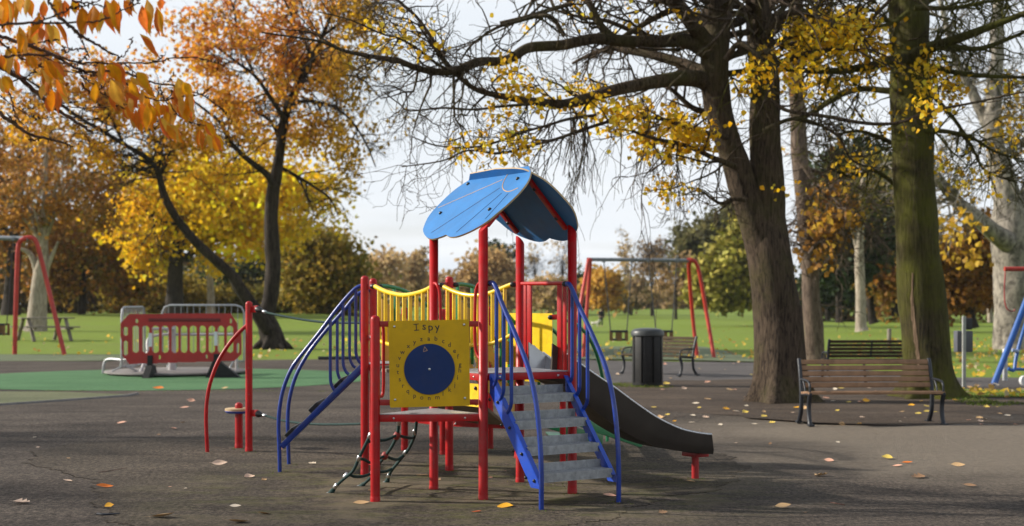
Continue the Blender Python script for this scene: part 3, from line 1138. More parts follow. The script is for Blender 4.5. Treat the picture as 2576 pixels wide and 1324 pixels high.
# --- slide: deep steel chute along the tower axis
S0 = (pP3 + pP4) / 2
SX = V((.896, .444, 0))
NS = V((.444, -.896, 0))      # towards the viewer
near_top = [(-.05, 1.24), (.0, 1.21), (.09, 1.145), (.167, 1.094), (.35, .975), (.548, .855), (.72, .74), (.887, .634), (1.0, .57), (1.117, .515), (1.24, .468), (1.37, .437), (1.47, .420), (1.545, .412)]
near_bot = [(-.05, .93), (.0, .92), (.09, .875), (.167, .83), (.35, .685), (.548, .545), (.72, .445), (.887, .368), (1.0, .33), (1.117, .300), (1.24, .278), (1.37, .258), (1.47, .245), (1.585, .236)]
secs = []
for (qt, zt_), (qb, zb_) in zip(near_top, near_bot):
    bed = zb_ + .06 + .0 * qt
    row = []
    hw = .215
    for side in (1, -1):
        pass
    nt_ = lambda q, n, z: S0 + SX * q + NS * n + Z3 * z
    # outside near wall top, bottom; underside; far wall; inner faces
    mid = (zt_ + zb_) / 2
    qm = (qt + qb) / 2
    row = [nt_(qt, hw + .012, zt_), nt_(qm, hw + .004, mid - .01), nt_(qb + (qm - qb) * .35, hw - .008, zb_ + (mid - zb_) * .45), nt_(qb, hw - .03, zb_), nt_(qb, -hw + .03, zb_), nt_(qm, -hw - .004, mid), nt_(qt, -hw - .012, zt_),
           nt_(qt, -hw + .006, zt_), nt_(qm, -hw + .016, mid), nt_(qb, -hw + .045, zb_ + .025), nt_(qb, hw - .045, zb_ + .025), nt_(qm, hw - .016, mid), nt_(qt, hw - .006, zt_)]
    secs.append(row)
mb = MB()
sec2 = [cr([r[i] for r in secs], 4) for i in range(13)]
n_ = len(sec2[0])
vs = [sec2[i][j] for j in range(n_) for i in range(13)]
fs, mi = [], []
for j in range(n_ - 1):
    for i in range(13):
        a_ = j * 13 + i
        b_ = j * 13 + (i + 1) % 13
        fs.append((a_, b_, b_ + 13, a_ + 13))
        mi.append(1 if 7 <= i <= 11 else 0)
fs += [tuple(range(13)), tuple((n_ - 1) * 13 + i for i in range(12, -1, -1))]
mi += [0, 0]
for f_, mm in zip(fs, mi):
    pass
mb.add(vs, fs)
mb.m = mi
slide = part(mb, 'slide', [M['slide'], M['slide_in']], smooth=30)
for sgn in (1, -1):
    mb = MB()
    mb.tube([S0 + SX * q + NS * sgn * .218 + Z3 * (z + .004) for q, z in cr(near_top[2:], 5)], .011, 8)
    mb.build('slide_rim', M['steel'], slide, PF, smooth=60)
# pale hood plate on the far side at the top
mb = MB()
hood = [W(1343, 868, 12.42), W(1352, 878, 12.42), W(1408, 922, 12.1), W(1406, 934, 12.1), W(1344, 934, 12.42)]
mb.slab(hood, V((-.3, -1, 0)), .008)
mb.build('hood_plate', M['slide_in'], slide, PF, smooth=0)
mb = MB()
sp = V((1.645, 12.74, 0))
mb.lathe([(.033, -.05), (.033, .205)], sp, 14)
leg = mb.build('leg', M['red_dark'], slide, PF, smooth=50)
mb = MB()
mb.box(sp + V((0, 0, .222)), (.15, .2, .035), Matrix((UX, VX, Z3)).transposed())
mb.build('bearing_plate', M['red_dark'], leg, PF, bevel=.004)

# --- blue ladder on the left, to the left triangular deck
for far_ in (0, 1):
    if not far_:
        f0, f1 = V((-2.157, 13.19, 0)), pC + V((-.03, .06, 0))
        hp = [(704, 1192), (703, 1140), (701, 1080), (703, 1030), (714, 975), (735, 925), (765, 885), (805, 835), (850, 775), (885, 735), (900, 723), (912, 719)]
        bars = [(831, 803, 985), (863, 763, 942), (895, 729, 915)]
        lo = ((708, 1125), (912, 921))
    else:
        f0, f1 = V((-2.174, 13.84, 0)), pC2 + V((-.04, -.02, 0))
        hp = [(727, 1171), (725, 1110), (724, 1050), (729, 1000), (745, 945), (775, 890), (815, 838), (860, 787), (895, 745), (912, 735), (930, 730)]
        bars = [(848.5, 800, 962), (879.5, 764, 925), (908, 737, 880)]
        lo = ((729, 1105), (925, 915))
    xa, xb = px(f0)[0], px(f1)[0]
    Yl = lambda x: f0.y + (f1.y - f0.y) * (x - xa) / (xb - xa)
    hr = rail('ladder_handrail', [W(x, y, Yl(x)) for x, y in hp], .0185, 'blue', 12)
    for x, yt, yb in bars:
        rail('baluster', [W(x, yt, Yl(x)), W(x, (yt + yb) / 2, Yl(x)), W(x, yb - 42, Yl(x)), W(x + 1.5, yb - 22, Yl(x)), W(x + 8, yb - 6, Yl(x)), W(x + 15, yb, Yl(x))], .0150, 'blue', 10, hr)
    mb = MB()
    a_, b_ = W(*lo[0], Yl(lo[0][0])), W(*lo[1], Yl(lo[1][0]))
    d = (b_ - a_).normalized()
    mb.beam(a_, b_, .035, .055, up=d.cross(V((0, 1, 0))))
    part(mb, 'ladder_stringer', M['blue'], bevel=.012)
    if not far_:
        la, lb = a_, b_
dl = (lb - la).normalized()
upl = dl.cross(V((0, -1, 0)))
if upl.z < 0:
    upl = -upl
for x, y in ((728, 1090), (788, 1027), (851, 966)):
    p = W(x, y, 13.2)
    p.y = 0
    t = (x - lo[0][0] + 20) / 200
    c_ = W(x, y, 13.15)
    mb = MB()
    mb.beam(V((c_.x, 13.17, c_.z)), V((c_.x, 13.76, c_.z)), .105, .042, up=upl)
    tr = part(mb, 'ladder_step', M['rubber_foot'], bevel=.005)
    g = MB()
    c2 = c_ + upl * .023
    g.beam(V((c2.x, 13.18, c2.z)), V((c2.x, 13.75, c2.z)), .09, .004, up=upl)
    g.build('step_grip', M['galv'], tr, PF)

# --- rope crossing to the lone red post
pH = V((-2.793, 15.07, 0))
post(pH, 1.60)
rail('post_brace', [W(522, 1139, 15.07), W(520, 1100, 15.07), W(518.5, 1050, 15.07), W(521, 1005, 15.07), W(530, 960, 15.07), W(549, 910, 15.07), W(575, 868, 15.07), W(600, 838, 15.07), W(622, 818, 15.07)], .0205, 'red', 12)
sp_ = G(601, 1128)
post(sp_, .50, 'stepping_post', r=.042)
mb = MB()
mb.lathe([(.14, .405), (.15, .41), (.15, .432), (.145, .436), (.03, .436)], sp_, 28)
part(mb, 'stepping_disc', M['lam_edge'], smooth=40)
mb = MB()
mb.lathe([(.13, .385), (.152, .404), (.152, .409), (.03, .409)], sp_, 28)
part(mb, 'disc_rim', M['blue_plate'], smooth=40)


def rope(pts, r=.0125, name='rope', parent=play, nn=8):
    mb = MB()
    mb.tube(cr(pts, 7), r, nn)
    return mb.build(name, M['rope'], parent, PF, smooth=60)


def ferrule(p, d, parent=play, r=.018, L=.05):
    mb = MB()
    mb.lathe([(r * .8, -L / 2), (r, -L / 2 + .004), (r, L / 2 - .004), (r * .8, L / 2)], p, 12, d)
    mb.build('ferrule', M['steel'], parent, PF, smooth=50)


for pts in ([(655, 781), (672, 787), (720, 797), (780, 807), (840, 812), (932, 812)], [(655, 1043), (672, 1047), (710, 1058), (770, 1066), (840, 1068), (932, 1066)]):
    Yr = lambda x: 15.0 + (13.8 - 15.0) * (x - 650) / (935 - 650)
    rp = rope([W(x, y, Yr(x)) for x, y in pts])
    a_, b_ = W(*pts[0], Yr(pts[0][0])), W(*pts[1], Yr(pts[1][0]))
    ferrule(a_.lerp(b_, .6), b_ - a_, rp)
    g = MB()
    dd = (b_ - a_).normalized()
    g.lathe([(.012, -.065), (.034, -.05), (.036, -.02), (.022, .02), (.014, .035)], a_, 12, dd)
    cl_ = g.build('rope_clamp', M['black'], rp, PF, smooth=50)
    bm_ = MB()
    bm_.beam(V((pH.x + PR * .8, pH.y - .01, a_.z + .01)), a_ - dd * .04 + Z3 * .008, .02, .07)
    part(bm_, 'rope_lug', M['red'], bevel=.004)

# --- climbing net hung from the low deck
net_px = [
    [(953, 1052, 11.35), (930, 1098, 11.4), (918, 1122, 11.43), (903, 1153, 11.5), (888, 1185, 11.55), (866, 1204, 11.6), (845, 1224, 11.65), (829, 1244, 11.68)],
    [(1003, 1056, 11.6), (1002, 1078, 11.63), (998, 1098, 11.66), (985, 1125, 11.75), (969, 1147, 11.85), (950, 1172, 11.95), (938, 1195, 12.03), (922, 1212, 12.1), (906, 1226, 12.16)],
    [(1048, 1056, 11.8), (1046, 1078, 11.85), (1042, 1100, 11.92), (1028, 1130, 12.05), (1016, 1145, 12.12), (1000, 1165, 12.22), (985, 1184, 12.3), (978, 1200, 12.38), (972, 1216, 12.44)],
]
strands = []
net = None
for s in net_px:
    pts = [W(*q) for q in s]
    r_ = rope(pts, .0135, 'net_rope', play if net is None else net)
    if net is None:
        net = r_
    strands.append(pts)
    e = pts[-1]
    g = MB()
    tor = []
    for k in range(13):
        a = 2 * math.pi * k / 12
        tor.append(e + V((-.01, 0, -.012)) + V((math.cos(a), 0, math.sin(a))) * .024)
    g.tube(tor, .008, 8, cap=False)
    g.build('anchor_shackle', M['galv'], net, PF, smooth=60)
    g = MB()
    g.lathe([(.016, -.03), (.022, -.01), (.02, .03), (.013, .05)], e.lerp(pts[-2], .22), 10, pts[-2] - e)
    g.build('rope_thimble', M['rope'], net, PF, smooth=50)
for (x, y, Y), (x2, y2, Y2) in (((845, 1223, 11.65), (829, 1244, 11.68)), ((870, 1197, 11.6), (860, 1210, 11.6)), ((903, 1153, 11.5), (895, 1170, 11.53)), ((931, 1096, 11.4), (922, 1114, 11.42)), ((1003, 1063, 11.6), (1003, 1078, 11.62)), ((1043, 1087, 11.88), (1045, 1075, 11.85)), ((1020, 1139, 12.1), (1030, 1126, 12.05)), ((912, 1221, 12.14), (925, 1208, 12.1)), ((978, 1197, 12.37), (984, 1186, 12.32))):
    ferrule(W(x, y, Y), W(x2, y2, Y2) - W(x, y, Y), net)
for pts in ([(922, 1113, 11.43), (945, 1108, 11.5), (965, 1108, 11.55), (982, 1103, 11.6), (998, 1096, 11.64), (1018, 1100, 11.78), (1035, 1102, 11.88), (1042, 1098, 11.92), (1046, 1086, 11.9)],
            [(899, 1155, 11.5), (915, 1156, 11.55), (932, 1164, 11.65), (950, 1156, 11.75), (969, 1148, 11.84), (985, 1154, 11.98), (1000, 1156, 12.06), (1014, 1146, 12.12)],
            [(877, 1193, 11.58), (892, 1199, 11.65), (910, 1199, 11.78), (925, 1195, 11.9), (938, 1190, 12.0), (955, 1188, 12.12), (972, 1186, 12.22), (986, 1180, 12.28)]):
    rope([W(*q) for q in pts], .0125, 'cross_rope', net)
for q in ((998, 1097, 11.65), (968, 1147, 11.84), (938, 1192, 12.02)):
    g = MB()
    g.lathe([(.012, -.034), (.026, -.024), (.03, 0), (.026, .024), (.012, .034)], W(*q), 12, V((.4, -.5, 1)))
    g.build('rope_connector', M['ball'], net, PF, smooth=60)

# --- yellow under-deck panel and rear parts
mb = MB()
qa, qb = pB.lerp(pP1, .08), pB.lerp(pP1, .62)
mb.slab([qa + Z3 * .745, qb + Z3 * .745, qb + Z3 * .93, qa + Z3 * .93], V((-.8, -.6, 0)), .013)
yp = part(mb, 'under_deck_panel', M['yellow'], bevel=.002)
for z in (.775, .895):
    g = MB()
    g.dome(qa.lerp(qb, .12) + Z3 * z, V((-.8, -.6, 0)), .017, .016, n=12)
    g.build('bolt_cap', M['black'], yp, PF, smooth=60)
for z_ in (.0, 1.):
    pass
# sloping green railed ramp from the left tower to the low rear deck, ochre cut-out sides


def arch(a, b, z0, z1, hump, nbar, drop):
    path = []
    for k in range(15):
        t = k / 14
        p = a.lerp(b, t)
        z = z0 + (z1 - z0) * t ** 1.6 + hump * math.sin(math.pi * t)
        path.append(V((p.x, p.y, z)))
    hr = rail('ramp_handrail', path, .0195, 'green', 10, sm=3)
    for k in range(nbar):
        t = (k + .6) / nbar
        i = int(t * 14)
        p = path[i]
        g = MB()
        g.beam(p - Z3 * (p.z - max(.4, p.z - drop)), p, .013, .034, up=V((.8, -.5, 0)))
        g.build('baluster', M['green'], hr, PF, bevel=.003)
    return hr


arch(pC2, pF_, 1.74, 1.40, .05, 5, .75)
arch(pD + V((.03, .02, 0)), pI, 1.75, 1.33, .06, 5, .75)
for a_, b_, sgn in ((pC2, pF_, 0), (pD, pI, 1)):
    n = (b_ - a_).normalized().cross(Z3)
    mb = MB()
    a2, b2 = a_.lerp(b_, .12), a_.lerp(b_, .95)
    P4_ = [a2 + Z3 * 1.02, b2 + Z3 * .42, b2 + Z3 * 1.14, a2 + Z3 * 1.62]
    def solid(u_, v_):
        for (cu_, cv_, ru, rv, tl) in ((.30, .66, .06, .15, .0), (.60, .32, .05, .16, .3), (.66, .74, .06, .12, 0), (.26, .28, .06, .12, .2), (.86, .55, .05, .16, 0)):
            if ((u_ - cu_ + tl * (v_ - cv_)) / ru) ** 2 + ((v_ - cv_) / rv) ** 2 < 1:
                return False
        return True
    cell_plate('ramp_side_panel', 64, 44, solid, lambda u_, v_: P4_[0].lerp(P4_[1], u_).lerp(P4_[3].lerp(P4_[2], u_), v_), n * -.014, M['tan_panel'], play, PF)
mb = MB()
a_, b_ = (pC2 + pD) / 2, (pF_ + pI) / 2
mb.beam(a_ + Z3 * (DK - .02), b_ + Z3 * .36, .62, .03)
part(mb, 'ramp_board', M['old_wood'], bevel=.003)
for (p, z) in ((pC2, 1.74), (pD, 1.75)):
    bracket(p, V((p.x + .06, p.y + .02, z)))
# low red cross beam between the rear posts and rear green steps
yb0, yb1 = W(1268, 788, 14.35), W(1389, 788, 13.85)
mb = MB()
mb.slab([V((yb0.x, yb0.y, 1.478)), V((yb1.x, yb1.y, 1.478)), V((yb1.x, yb1.y, .80)), V((yb0.x, yb0.y, .80))], V((-.45, -1, 0)), .014)
bp = part(mb, 'rear_panel', M['yellow'], bevel=.002)
mb = MB()
mb.beam(W(1384, 799, 13.83), W(1412, 797, 13.8), .02, .05)
bk = mb.build('panel_bracket', M['red'], bp, PF, bevel=.003)
for x in (1384, 1409):
    g = MB()
    g.dome(W(x, 799, 13.82), V((0, -1, 0)), .024, .025, n=12)
    g.build('bolt_cap', M['black'], bk, PF, smooth=60)
g = MB()
g.dome(W(1397, 957, 13.83), V((0, -1, 0)), .02, .02, n=12)
g.build('bolt_cap', M['black'], bp, PF, smooth=60)
pst = G(1418, 1149)
mb = MB()
mb.lathe([(.03, -.05), (.03, 1.49)], V((W(1416, 800, 13.85).x, 13.86, 0)), 12)
part(mb, 'post', M['red'], smooth=50)


def green_side(pts, bars, bot):
    hr = rail('step_handrail', [W(*q) for q in pts], .019, 'green', 10)
    for x, yt, Y in bars:
        g = MB()
        g.beam(W(x, bot, Y), W(x, yt, Y), .013, .03, up=V((1, -.3, 0)))
        g.build('baluster', M['green'], hr, PF, bevel=.003)


green_side([(1336, 806, 14.1), (1350, 806, 14.15), (1368, 813, 14.25), (1386, 826, 14.4), (1408, 849, 14.6), (1445, 900, 15.0), (1478, 970, 15.4), (1490, 1050, 15.6), (1492, 1127, 15.63)], ((1340, 806, 14.12), (1356, 808, 14.2)), 985)
green_side([(1404, 800, 14.6), (1440, 812, 14.85), (1464, 828, 15.1), (1486, 858, 15.4), (1505, 905, 15.7), (1520, 975, 16.0), (1527, 1040, 16.1), (1528, 1117, 16.1)], ((1412, 800, 14.66), (1436, 810, 14.82)), 985)
g1, g2 = V((.25, 14.3, .42)), V((1.0, 15.75, .06))
for off in (V((-.0, -.0, 0)), V((.42, -.22, 0))):
    mb = MB()
    mb.beam(g1 + off, g2 + off, .02, .13)
    part(mb, 'step_stringer', M['green'], bevel=.003)
for t in (.12, .5):
    c_ = g1.lerp(g2, t) + V((.21, -.11, .03))
    mb = MB()
    mb.box(c_, (.5, .16, .03), Matrix.Rotation(R(-27), 3, 'Z'))
    part(mb, 'rear_step', M['plate'], bevel=.003)
mb = MB()
mb.slab([W(1372, 1086, 13.9), W(1405, 1087, 13.9), W(1424, 1104, 13.6), W(1388, 1104, 13.6)], V((0, -.6, .8)), .012)
part(mb, 'step_cover', M['green'], smooth=0)
# ---------------------------------------------------------------- trees
def limb_path(pts, Y, n=6, dY=0.0, wob=0.0, rng=None):
    """limb given as (x, y, width) at picture positions, at distance Y drifting by dY along it -> points, radii"""
    rows = []
    k = len(pts)
    for i, (x, y, w) in enumerate(pts):
        Yi = Y + dY * i / max(1, k - 1)
        p = W(x, y, Yi)
        rows.append((p.x, p.y, p.z, w * Yi / FPX / 2))
    c = cr(rows, n)
    P = [V(r[:3]) for r in c]
    if wob and rng:
        P = [p + V((rng.gauss(0, wob), rng.gauss(0, wob), rng.gauss(0, wob))) * min(1, i / 4) for i, p in enumerate(P)]
    return P, [max(.004, r[3]) for r in c]


class Tree:
    def __init__(self, seed=1):
        self.rng = random.Random(seed)
        self.np = np.random.default_rng(seed)
        self.mb = MB()
        self.tw = MB()
        self.tips = []
        self.limbs = []

    def limb(self, pts, Y, dY=0., n=6, sides=10, wob=0., flare=0):
        P, r = limb_path(pts, Y, n, dY, wob, self.rng)
        if flare:
            pass
        o_ = len(self.mb.v)
        self.mb.tube(P, r, sides)
        if sides >= 12:
            self.rough(o_, max(r) * .09)
        self.limbs.append((P, r))
        return P, r

    def rough(self, start, amp):
        """uneven swellings and hollows of an old trunk"""
        from mathutils import noise as mn
        for i in range(start, len(self.mb.v)):
            p = V(self.mb.v[i])
            q = V((p.x * 2.3, p.y * 2.3, p.z * 1.1))
            self.mb.v[i] = tuple(p + mn.noise_vector(q) * amp + mn.noise_vector(q * 3.1) * amp * .4)

    def trunk3(self, pts, sides=14):
        P = [V(p[:3]) for p in pts]
        c = cr([tuple(p) for p in pts], 6)
        P = [V(q[:3]) for q in c]
        r = [q[3] for q in c]
        self.mb.tube(P, r, sides)
        self.limbs.append((P, r))
        return P, r

    def roots(self, base, r, n=6, spread=1.9, h=.5):
        for k in range(n):
            a = 2 * math.pi * (k + self.rng.uniform(-.3, .3)) / n
            d = V((math.cos(a), math.sin(a), 0))
            L = r * self.rng.uniform(spread * .8, spread * 1.15)
            P = [base + d * r * .55 + Z3 * h, base + d * r * .85 + Z3 * h * .42, base + d * (r + (L - r) * .5) + Z3 * h * .12, base + d * L - Z3 * .03]
            self.mb.tube(cr([tuple(p) for p in P], 3), [r * .36, r * .38, r * .38, r * .36, r * .33, r * .3, r * .25, r * .19, r * .12, r * .05][:10], 8)

    def flare(self, base, r, h):
        """buttressed foot of the trunk: one skirt whose lobes run out into the ground"""
        ph = [self.rng.uniform(0, 6.28) for _ in range(3)]
        n = 56
        vs = []
        zs = [-.06, 0, .05, .12, .22, .36, .55, .8, h]
        for z in zs:
            f = math.exp(-max(0, z) / .26)
            for j in range(n):
                a = 2 * math.pi * j / n
                lob = .5 + .3 * math.cos(5 * a + ph[0]) + .16 * math.cos(8 * a + ph[1]) + .1 * math.cos(3 * a + ph[2])
                rr = r * (1.0 + f * (.22 + .85 * lob * lob)) * (1 - .03 * (z > 1))
                if z == zs[-1]:
                    rr *= .9
                vs.append(base + V((math.cos(a) * rr, math.sin(a) * rr, z)))
        fs = []
        for i in range(len(zs) - 1):
            for j in range(n):
                a_, b_ = i * n + j, i * n + (j + 1) % n
                fs.append((a_, b_, b_ + n, a_ + n))
        self.mb.add(vs, fs)

    def grow(self, p, d, L, r, lvl, droop=.12, wig=.28, kids=3, sides=4, up=0.):
        rng = self.rng
        k = 5 if lvl > 0 else 4
        st_ = L / k
        P = [p]
        for i in range(k):
            d = d + V((rng.gauss(0, wig), rng.gauss(0, wig), rng.gauss(0, wig) - droop + up))
            d.normalize()
            p = p + d * st_
            P.append(p)
        self.tw.tube(P, [max(.0035, r * (1 - .72 * i / k)) for i in range(k + 1)], sides if lvl > 0 else 3, cap=False)
        if lvl > 0:
            for c in range(kids):
                i = rng.randint(1, k)
                q = P[i - 1].lerp(P[i], rng.random())
                dd = (P[i] - P[i - 1]).normalized()
                o = V((rng.gauss(0, 1), rng.gauss(0, 1), rng.gauss(0, .8)))
                o = (o - dd * o.dot(dd)).normalized()
                nd = (dd * rng.uniform(.4, .9) + o * rng.uniform(.5, .9)).normalized()
                self.grow(q, nd, L * rng.uniform(.42, .68), r * .55, lvl - 1, droop, wig, kids, sides, up)
        self.tips += [P[-1], P[-2], P[k // 2]]

    def twigs(self, P, r, n, L, lvl=2, r0=None, t0=.1, t1=1., droop=.1, wig=.28, kids=3, bias=V((0, 0, 0)), up=0.):
        rng = self.rng
        m = len(P) - 1
        for _ in range(n):
            t = rng.uniform(t0, t1) * m
            i = min(m - 1, int(t))
            q = P[i].lerp(P[i + 1], t - i)
            dd = (P[i + 1] - P[i]).normalized()
            o = V((rng.gauss(0, 1), rng.gauss(0, 1), rng.gauss(0, 1)))
            o = (o - dd * o.dot(dd)).normalized()
            nd = (dd * rng.uniform(.2, .9) + o * rng.uniform(.6, 1.) + bias).normalized()
            rr = min(r[i] * .55, r0) if r0 else r[i] * .4
            self.grow(q, nd, L * rng.uniform(.6, 1.25), rr, lvl, droop, wig, kids, up=up)

    def finish(self, root, bark_mat, leaves=None, trunk_name='trunk', twig_mat=None, merge=False):
        org = root.location
        if self.tw.v and merge:
            self.mb.add(self.tw.v, self.tw.f)
        self.mb.build(trunk_name, bark_mat, root, org, smooth=60)
        if self.tw.v and not merge:
            self.tw.build('twig_work', twig_mat or bark_mat, root, org, smooth=60)
        for nm, P, s, c, kw in leaves or []:
            leaf_mesh(nm, P, s, c, kw.pop('mat', M['leaf']), root, org, self.np, **kw)


def zone_leaves(tree, zones, per_tip, spread, gap=None, gs=1.):
    """leaf positions round the twig ends that show inside the given picture zones (cx, cy, rx, ry, density)"""
    out, zi = [], []
    g = tree.np
    from mathutils import noise as mn
    for p in tree.tips:
        if gap is not None and mn.noise(p * gs) + tree.rng.gauss(0, .08) < gap:
            continue
        x, y = px(p)
        for k, (cx, cy, rx, ry, dn) in enumerate(zones):
            e = ((x - cx) / rx) ** 2 + ((y - cy) / ry) ** 2
            if e < 1 and tree.rng.random() < dn * (1.15 - .6 * e):
                m = max(1, int(per_tip * tree.rng.uniform(.5, 1.5)))
                out.append(np.array(p) + g.normal(size=(m, 3)) * spread)
                zi += [k] * m
                break
    return (np.concatenate(out) if out else np.zeros((0, 3))), np.array(zi)


def clumps(g, n_cl, per, ell, spread, shell=.55, flat=1.):
    """leaf positions in clumps spread through an ellipsoid (centre, radii)"""
    c, r = np.array(ell[0], float), np.array(ell[1], float)
    d = g.normal(size=(n_cl, 3))
    d /= np.linalg.norm(d, axis=1, keepdims=True)
    q = (shell + (1 - shell) * g.random((n_cl, 1)) ** .6) * d
    q[:, 2] *= flat
    C = c + q * r * (1 + .18 * g.normal(size=(n_cl, 1)))
    sp = spread * (.5 + g.random((n_cl, 1, 1)))
    P = C[:, None, :] + g.normal(size=(n_cl, per, 3)) * sp * np.array([1, 1, .7])
    idx = np.repeat(np.arange(n_cl), per)
    return P.reshape(-1, 3), idx


ORANGE = [((.75, .31, .04), 3), ((.78, .40, .04), 3), ((.66, .24, .05), 2), ((.78, .46, .09), 1.2), ((.46, .14, .05), .8)]
YELLOW = [((.92, .58, .015), 4), ((.93, .66, .03), 3), ((.86, .46, .015), 2), ((.6, .42, .03), .7)]
LIMEY = [((.94, .57, .02), 4), ((.95, .66, .07), 2.4), ((.88, .47, .015), 2), ((.66, .46, .04), .4)]
BROWN = [((.38, .16, .032), 3), ((.27, .105, .027), 2), ((.52, .25, .04), 2), ((.20, .15, .03), 1.5)]
OLIVE = [((.25, .20, .03), 3), ((.36, .26, .035), 2), ((.16, .155, .025), 2), ((.46, .29, .04), 1)]
DKGREEN = [((.028, .045, .018), 3), ((.05, .075, .02), 2), ((.02, .03, .014), 2)]
TAN = [((.55, .39, .19), 3), ((.45, .31, .17), 2), ((.62, .42, .17), 1.5), ((.36, .26, .15), 1)]
CEDAR = [((.32, .29, .055), 3), ((.44, .36, .06), 2), ((.18, .18, .035), 2)]

# ---- big lime tree with two stems, right of the slide (22.9 m)
Yt = 22.9
T = Tree(11)
b = G(1962, 1012)
lime = thing('lime_tree', 'big two-stemmed lime tree with bare spreading limbs and yellow leaf sprays, beside the front bench', 'tree', (b.x, Yt, 0))
T.limb([(1964, 1030, 165), (1962, 1000, 148), (1960, 960, 128), (1958, 850, 118), (1947, 720, 112), (1932, 620, 108), (1928, 560, 92), (1930, 480, 84), (1925, 300, 78), (1918, 150, 72), (1906, 0, 64), (1895, -200, 50), (1890, -480, 24)], Yt, sides=20)
T.flare(V((W(1962, 1000, Yt).x, Yt, 0)), .40, 1.55)
T.limb([(1938, 680, 92), (1915, 605, 88), (1892, 540, 80), (1868, 470, 72), (1850, 410, 68), (1830, 360, 67), (1812, 300, 68), (1800, 230, 74), (1797, 150, 76), (1805, 60, 66), (1800, -60, 56), (1780, -300, 36)], Yt, dY=-.4, sides=16)
L = []
L.append(T.limb([(1815, 140, 46), (1770, 98, 42), (1735, 50, 40), (1705, 12, 38), (1670, -40, 32), (1600, -140, 20)], Yt - .3, dY=-1.2))
L.append(T.limb([(1800, 230, 50), (1770, 204, 46), (1735, 197, 42), (1690, 200, 38), (1617, 212, 34), (1544, 228, 31), (1479, 247, 28), (1414, 262, 24), (1340, 255, 20), (1255, 241, 16), (1197, 225, 13), (1158, 196, 12), (1120, 160, 9), (1085, 110, 7), (1050, 60, 5)], Yt - .2, dY=-2.2))
L.append(T.limb([(1800, 150, 46), (1765, 122, 42), (1722, 103, 36), (1657, 105, 31), (1576, 104, 30), (1495, 98, 28), (1414, 114, 27), (1333, 120, 26), (1292, 143, 25), (1258, 155, 24), (1203, 156, 22), (1145, 178, 21), (1096, 181, 18), (1047, 171, 16), (999, 152, 14), (950, 145, 12), (869, 129, 9), (814, 107, 7), (756, 96, 5.5), (658, 82, 4)], Yt - .3, dY=-3.))
L.append(T.limb([(1796, 195, 36), (1755, 175, 32), (1710, 158, 28), (1641, 138, 24), (1576, 127, 19), (1536, 122, 14), (1490, 135, 10), (1440, 160, 7)], Yt, dY=1.5))
L.append(T.limb([(1730, 30, 20), (1698, 24, 18), (1641, 49, 15), (1576, 88, 13), (1540, 110, 10)], Yt - .6))
L.append(T.limb([(1545, 98, 22), (1522, 78, 21), (1508, 60, 20), (1495, 32, 18), (1479, 0, 16), (1450, -60, 12)], Yt - 1.))
L.append(T.limb([(1141, 180, 14), (1120, 155, 12), (1100, 120, 11), (1075, 80, 10), (1045, 40, 8), (1000, 0, 7), (950, -50, 4)], Yt - 2.4))
L.append(T.limb([(1145, 178, 9), (1105, 165, 8), (1060, 130, 7), (1010, 100, 6), (960, 85, 5), (880, 50, 4), (800, 30, 3)], Yt - 2.5))
L.append(T.limb([(1258, 60, 12), (1320, 45, 12), (1400, 20, 11), (1440, 10, 10)], Yt - 1.5))
L.append(T.limb([(1420, 90, 12), (1380, 40, 11), (1300, 55, 9), (1250, 70, 8), (1190, 110, 6), (1160, 150, 4)], Yt - 1.4, dY=-1))
L.append(T.limb([(1830, 345, 14), (1760, 330, 12), (1700, 310, 11), (1640, 296, 10), (1560, 300, 9), (1480, 322, 8.5), (1400, 350, 8), (1339, 366, 7.5), (1258, 386, 7), (1177, 379, 5), (1112, 405, 4), (1010, 420, 3)], Yt - .4, dY=-2.5))
L.append(T.limb([(1500, 290, 9), (1430, 300, 8), (1380, 315, 7), (1323, 331, 6.5), (1242, 360, 6), (1177, 372, 5), (1096, 366, 4), (1038, 345, 3)], Yt - 1.5, dY=-1))
L.append(T.limb([(1340, 262, 8), (1260, 268, 7), (1193, 276, 6), (1112, 272, 5.5), (1031, 279, 4), (1005, 262, 3.5), (966, 233, 3)], Yt - 2.))
L.append(T.limb([(1850, 420, 16), (1800, 400, 13), (1720, 365, 11), (1650, 350, 9), (1590, 330, 7)], Yt - .5, dY=-1))
L.append(T.limb([(1875, 505, 14), (1845, 500, 12), (1815, 512, 9), (1790, 500, 7), (1760, 480, 5), (1720, 490, 3)], Yt - .5))
L.append(T.limb([(1812, 300, 20), (1780, 285, 18), (1740, 270, 14), (1700, 235, 11), (1660, 200, 8)], Yt + .3))
# boughs to the right of the stems
L.append(T.limb([(1825, 150, 16), (1860, 110, 13), (1909, 142, 11), (1953, 178, 10), (1935, 235, 9), (1973, 276, 9.5), (2071, 292, 9), (2184, 311, 9), (2265, 308, 8), (2338, 280, 7.5), (2448, 259, 6), (2576, 231, 4)], Yt - 1.5, dY=-1.5))
L.append(T.limb([(1915, 100, 20), (1980, 35, 18), (2050, 40, 14), (2110, 70, 11), (2180, 75, 8)], Yt - .3, dY=-1))
L.append(T.limb([(1920, 330, 14), (1990, 300, 10), (2050, 310, 8), (2110, 345, 6), (2140, 400, 5), (2180, 420, 4)], Yt - .6))
for i, (P, r) in enumerate(L):
    ln = (P[-1] - P[0]).length
    n = int(6 + ln * 1.7)
    T.twigs(P, r, n, 1.0, 2, .022, .12, 1., droop=.02, wig=.3, kids=3)
    T.twigs(P, r, int(n * .8), .7, 1, .012, .2, 1., droop=.08, wig=.24, kids=4)
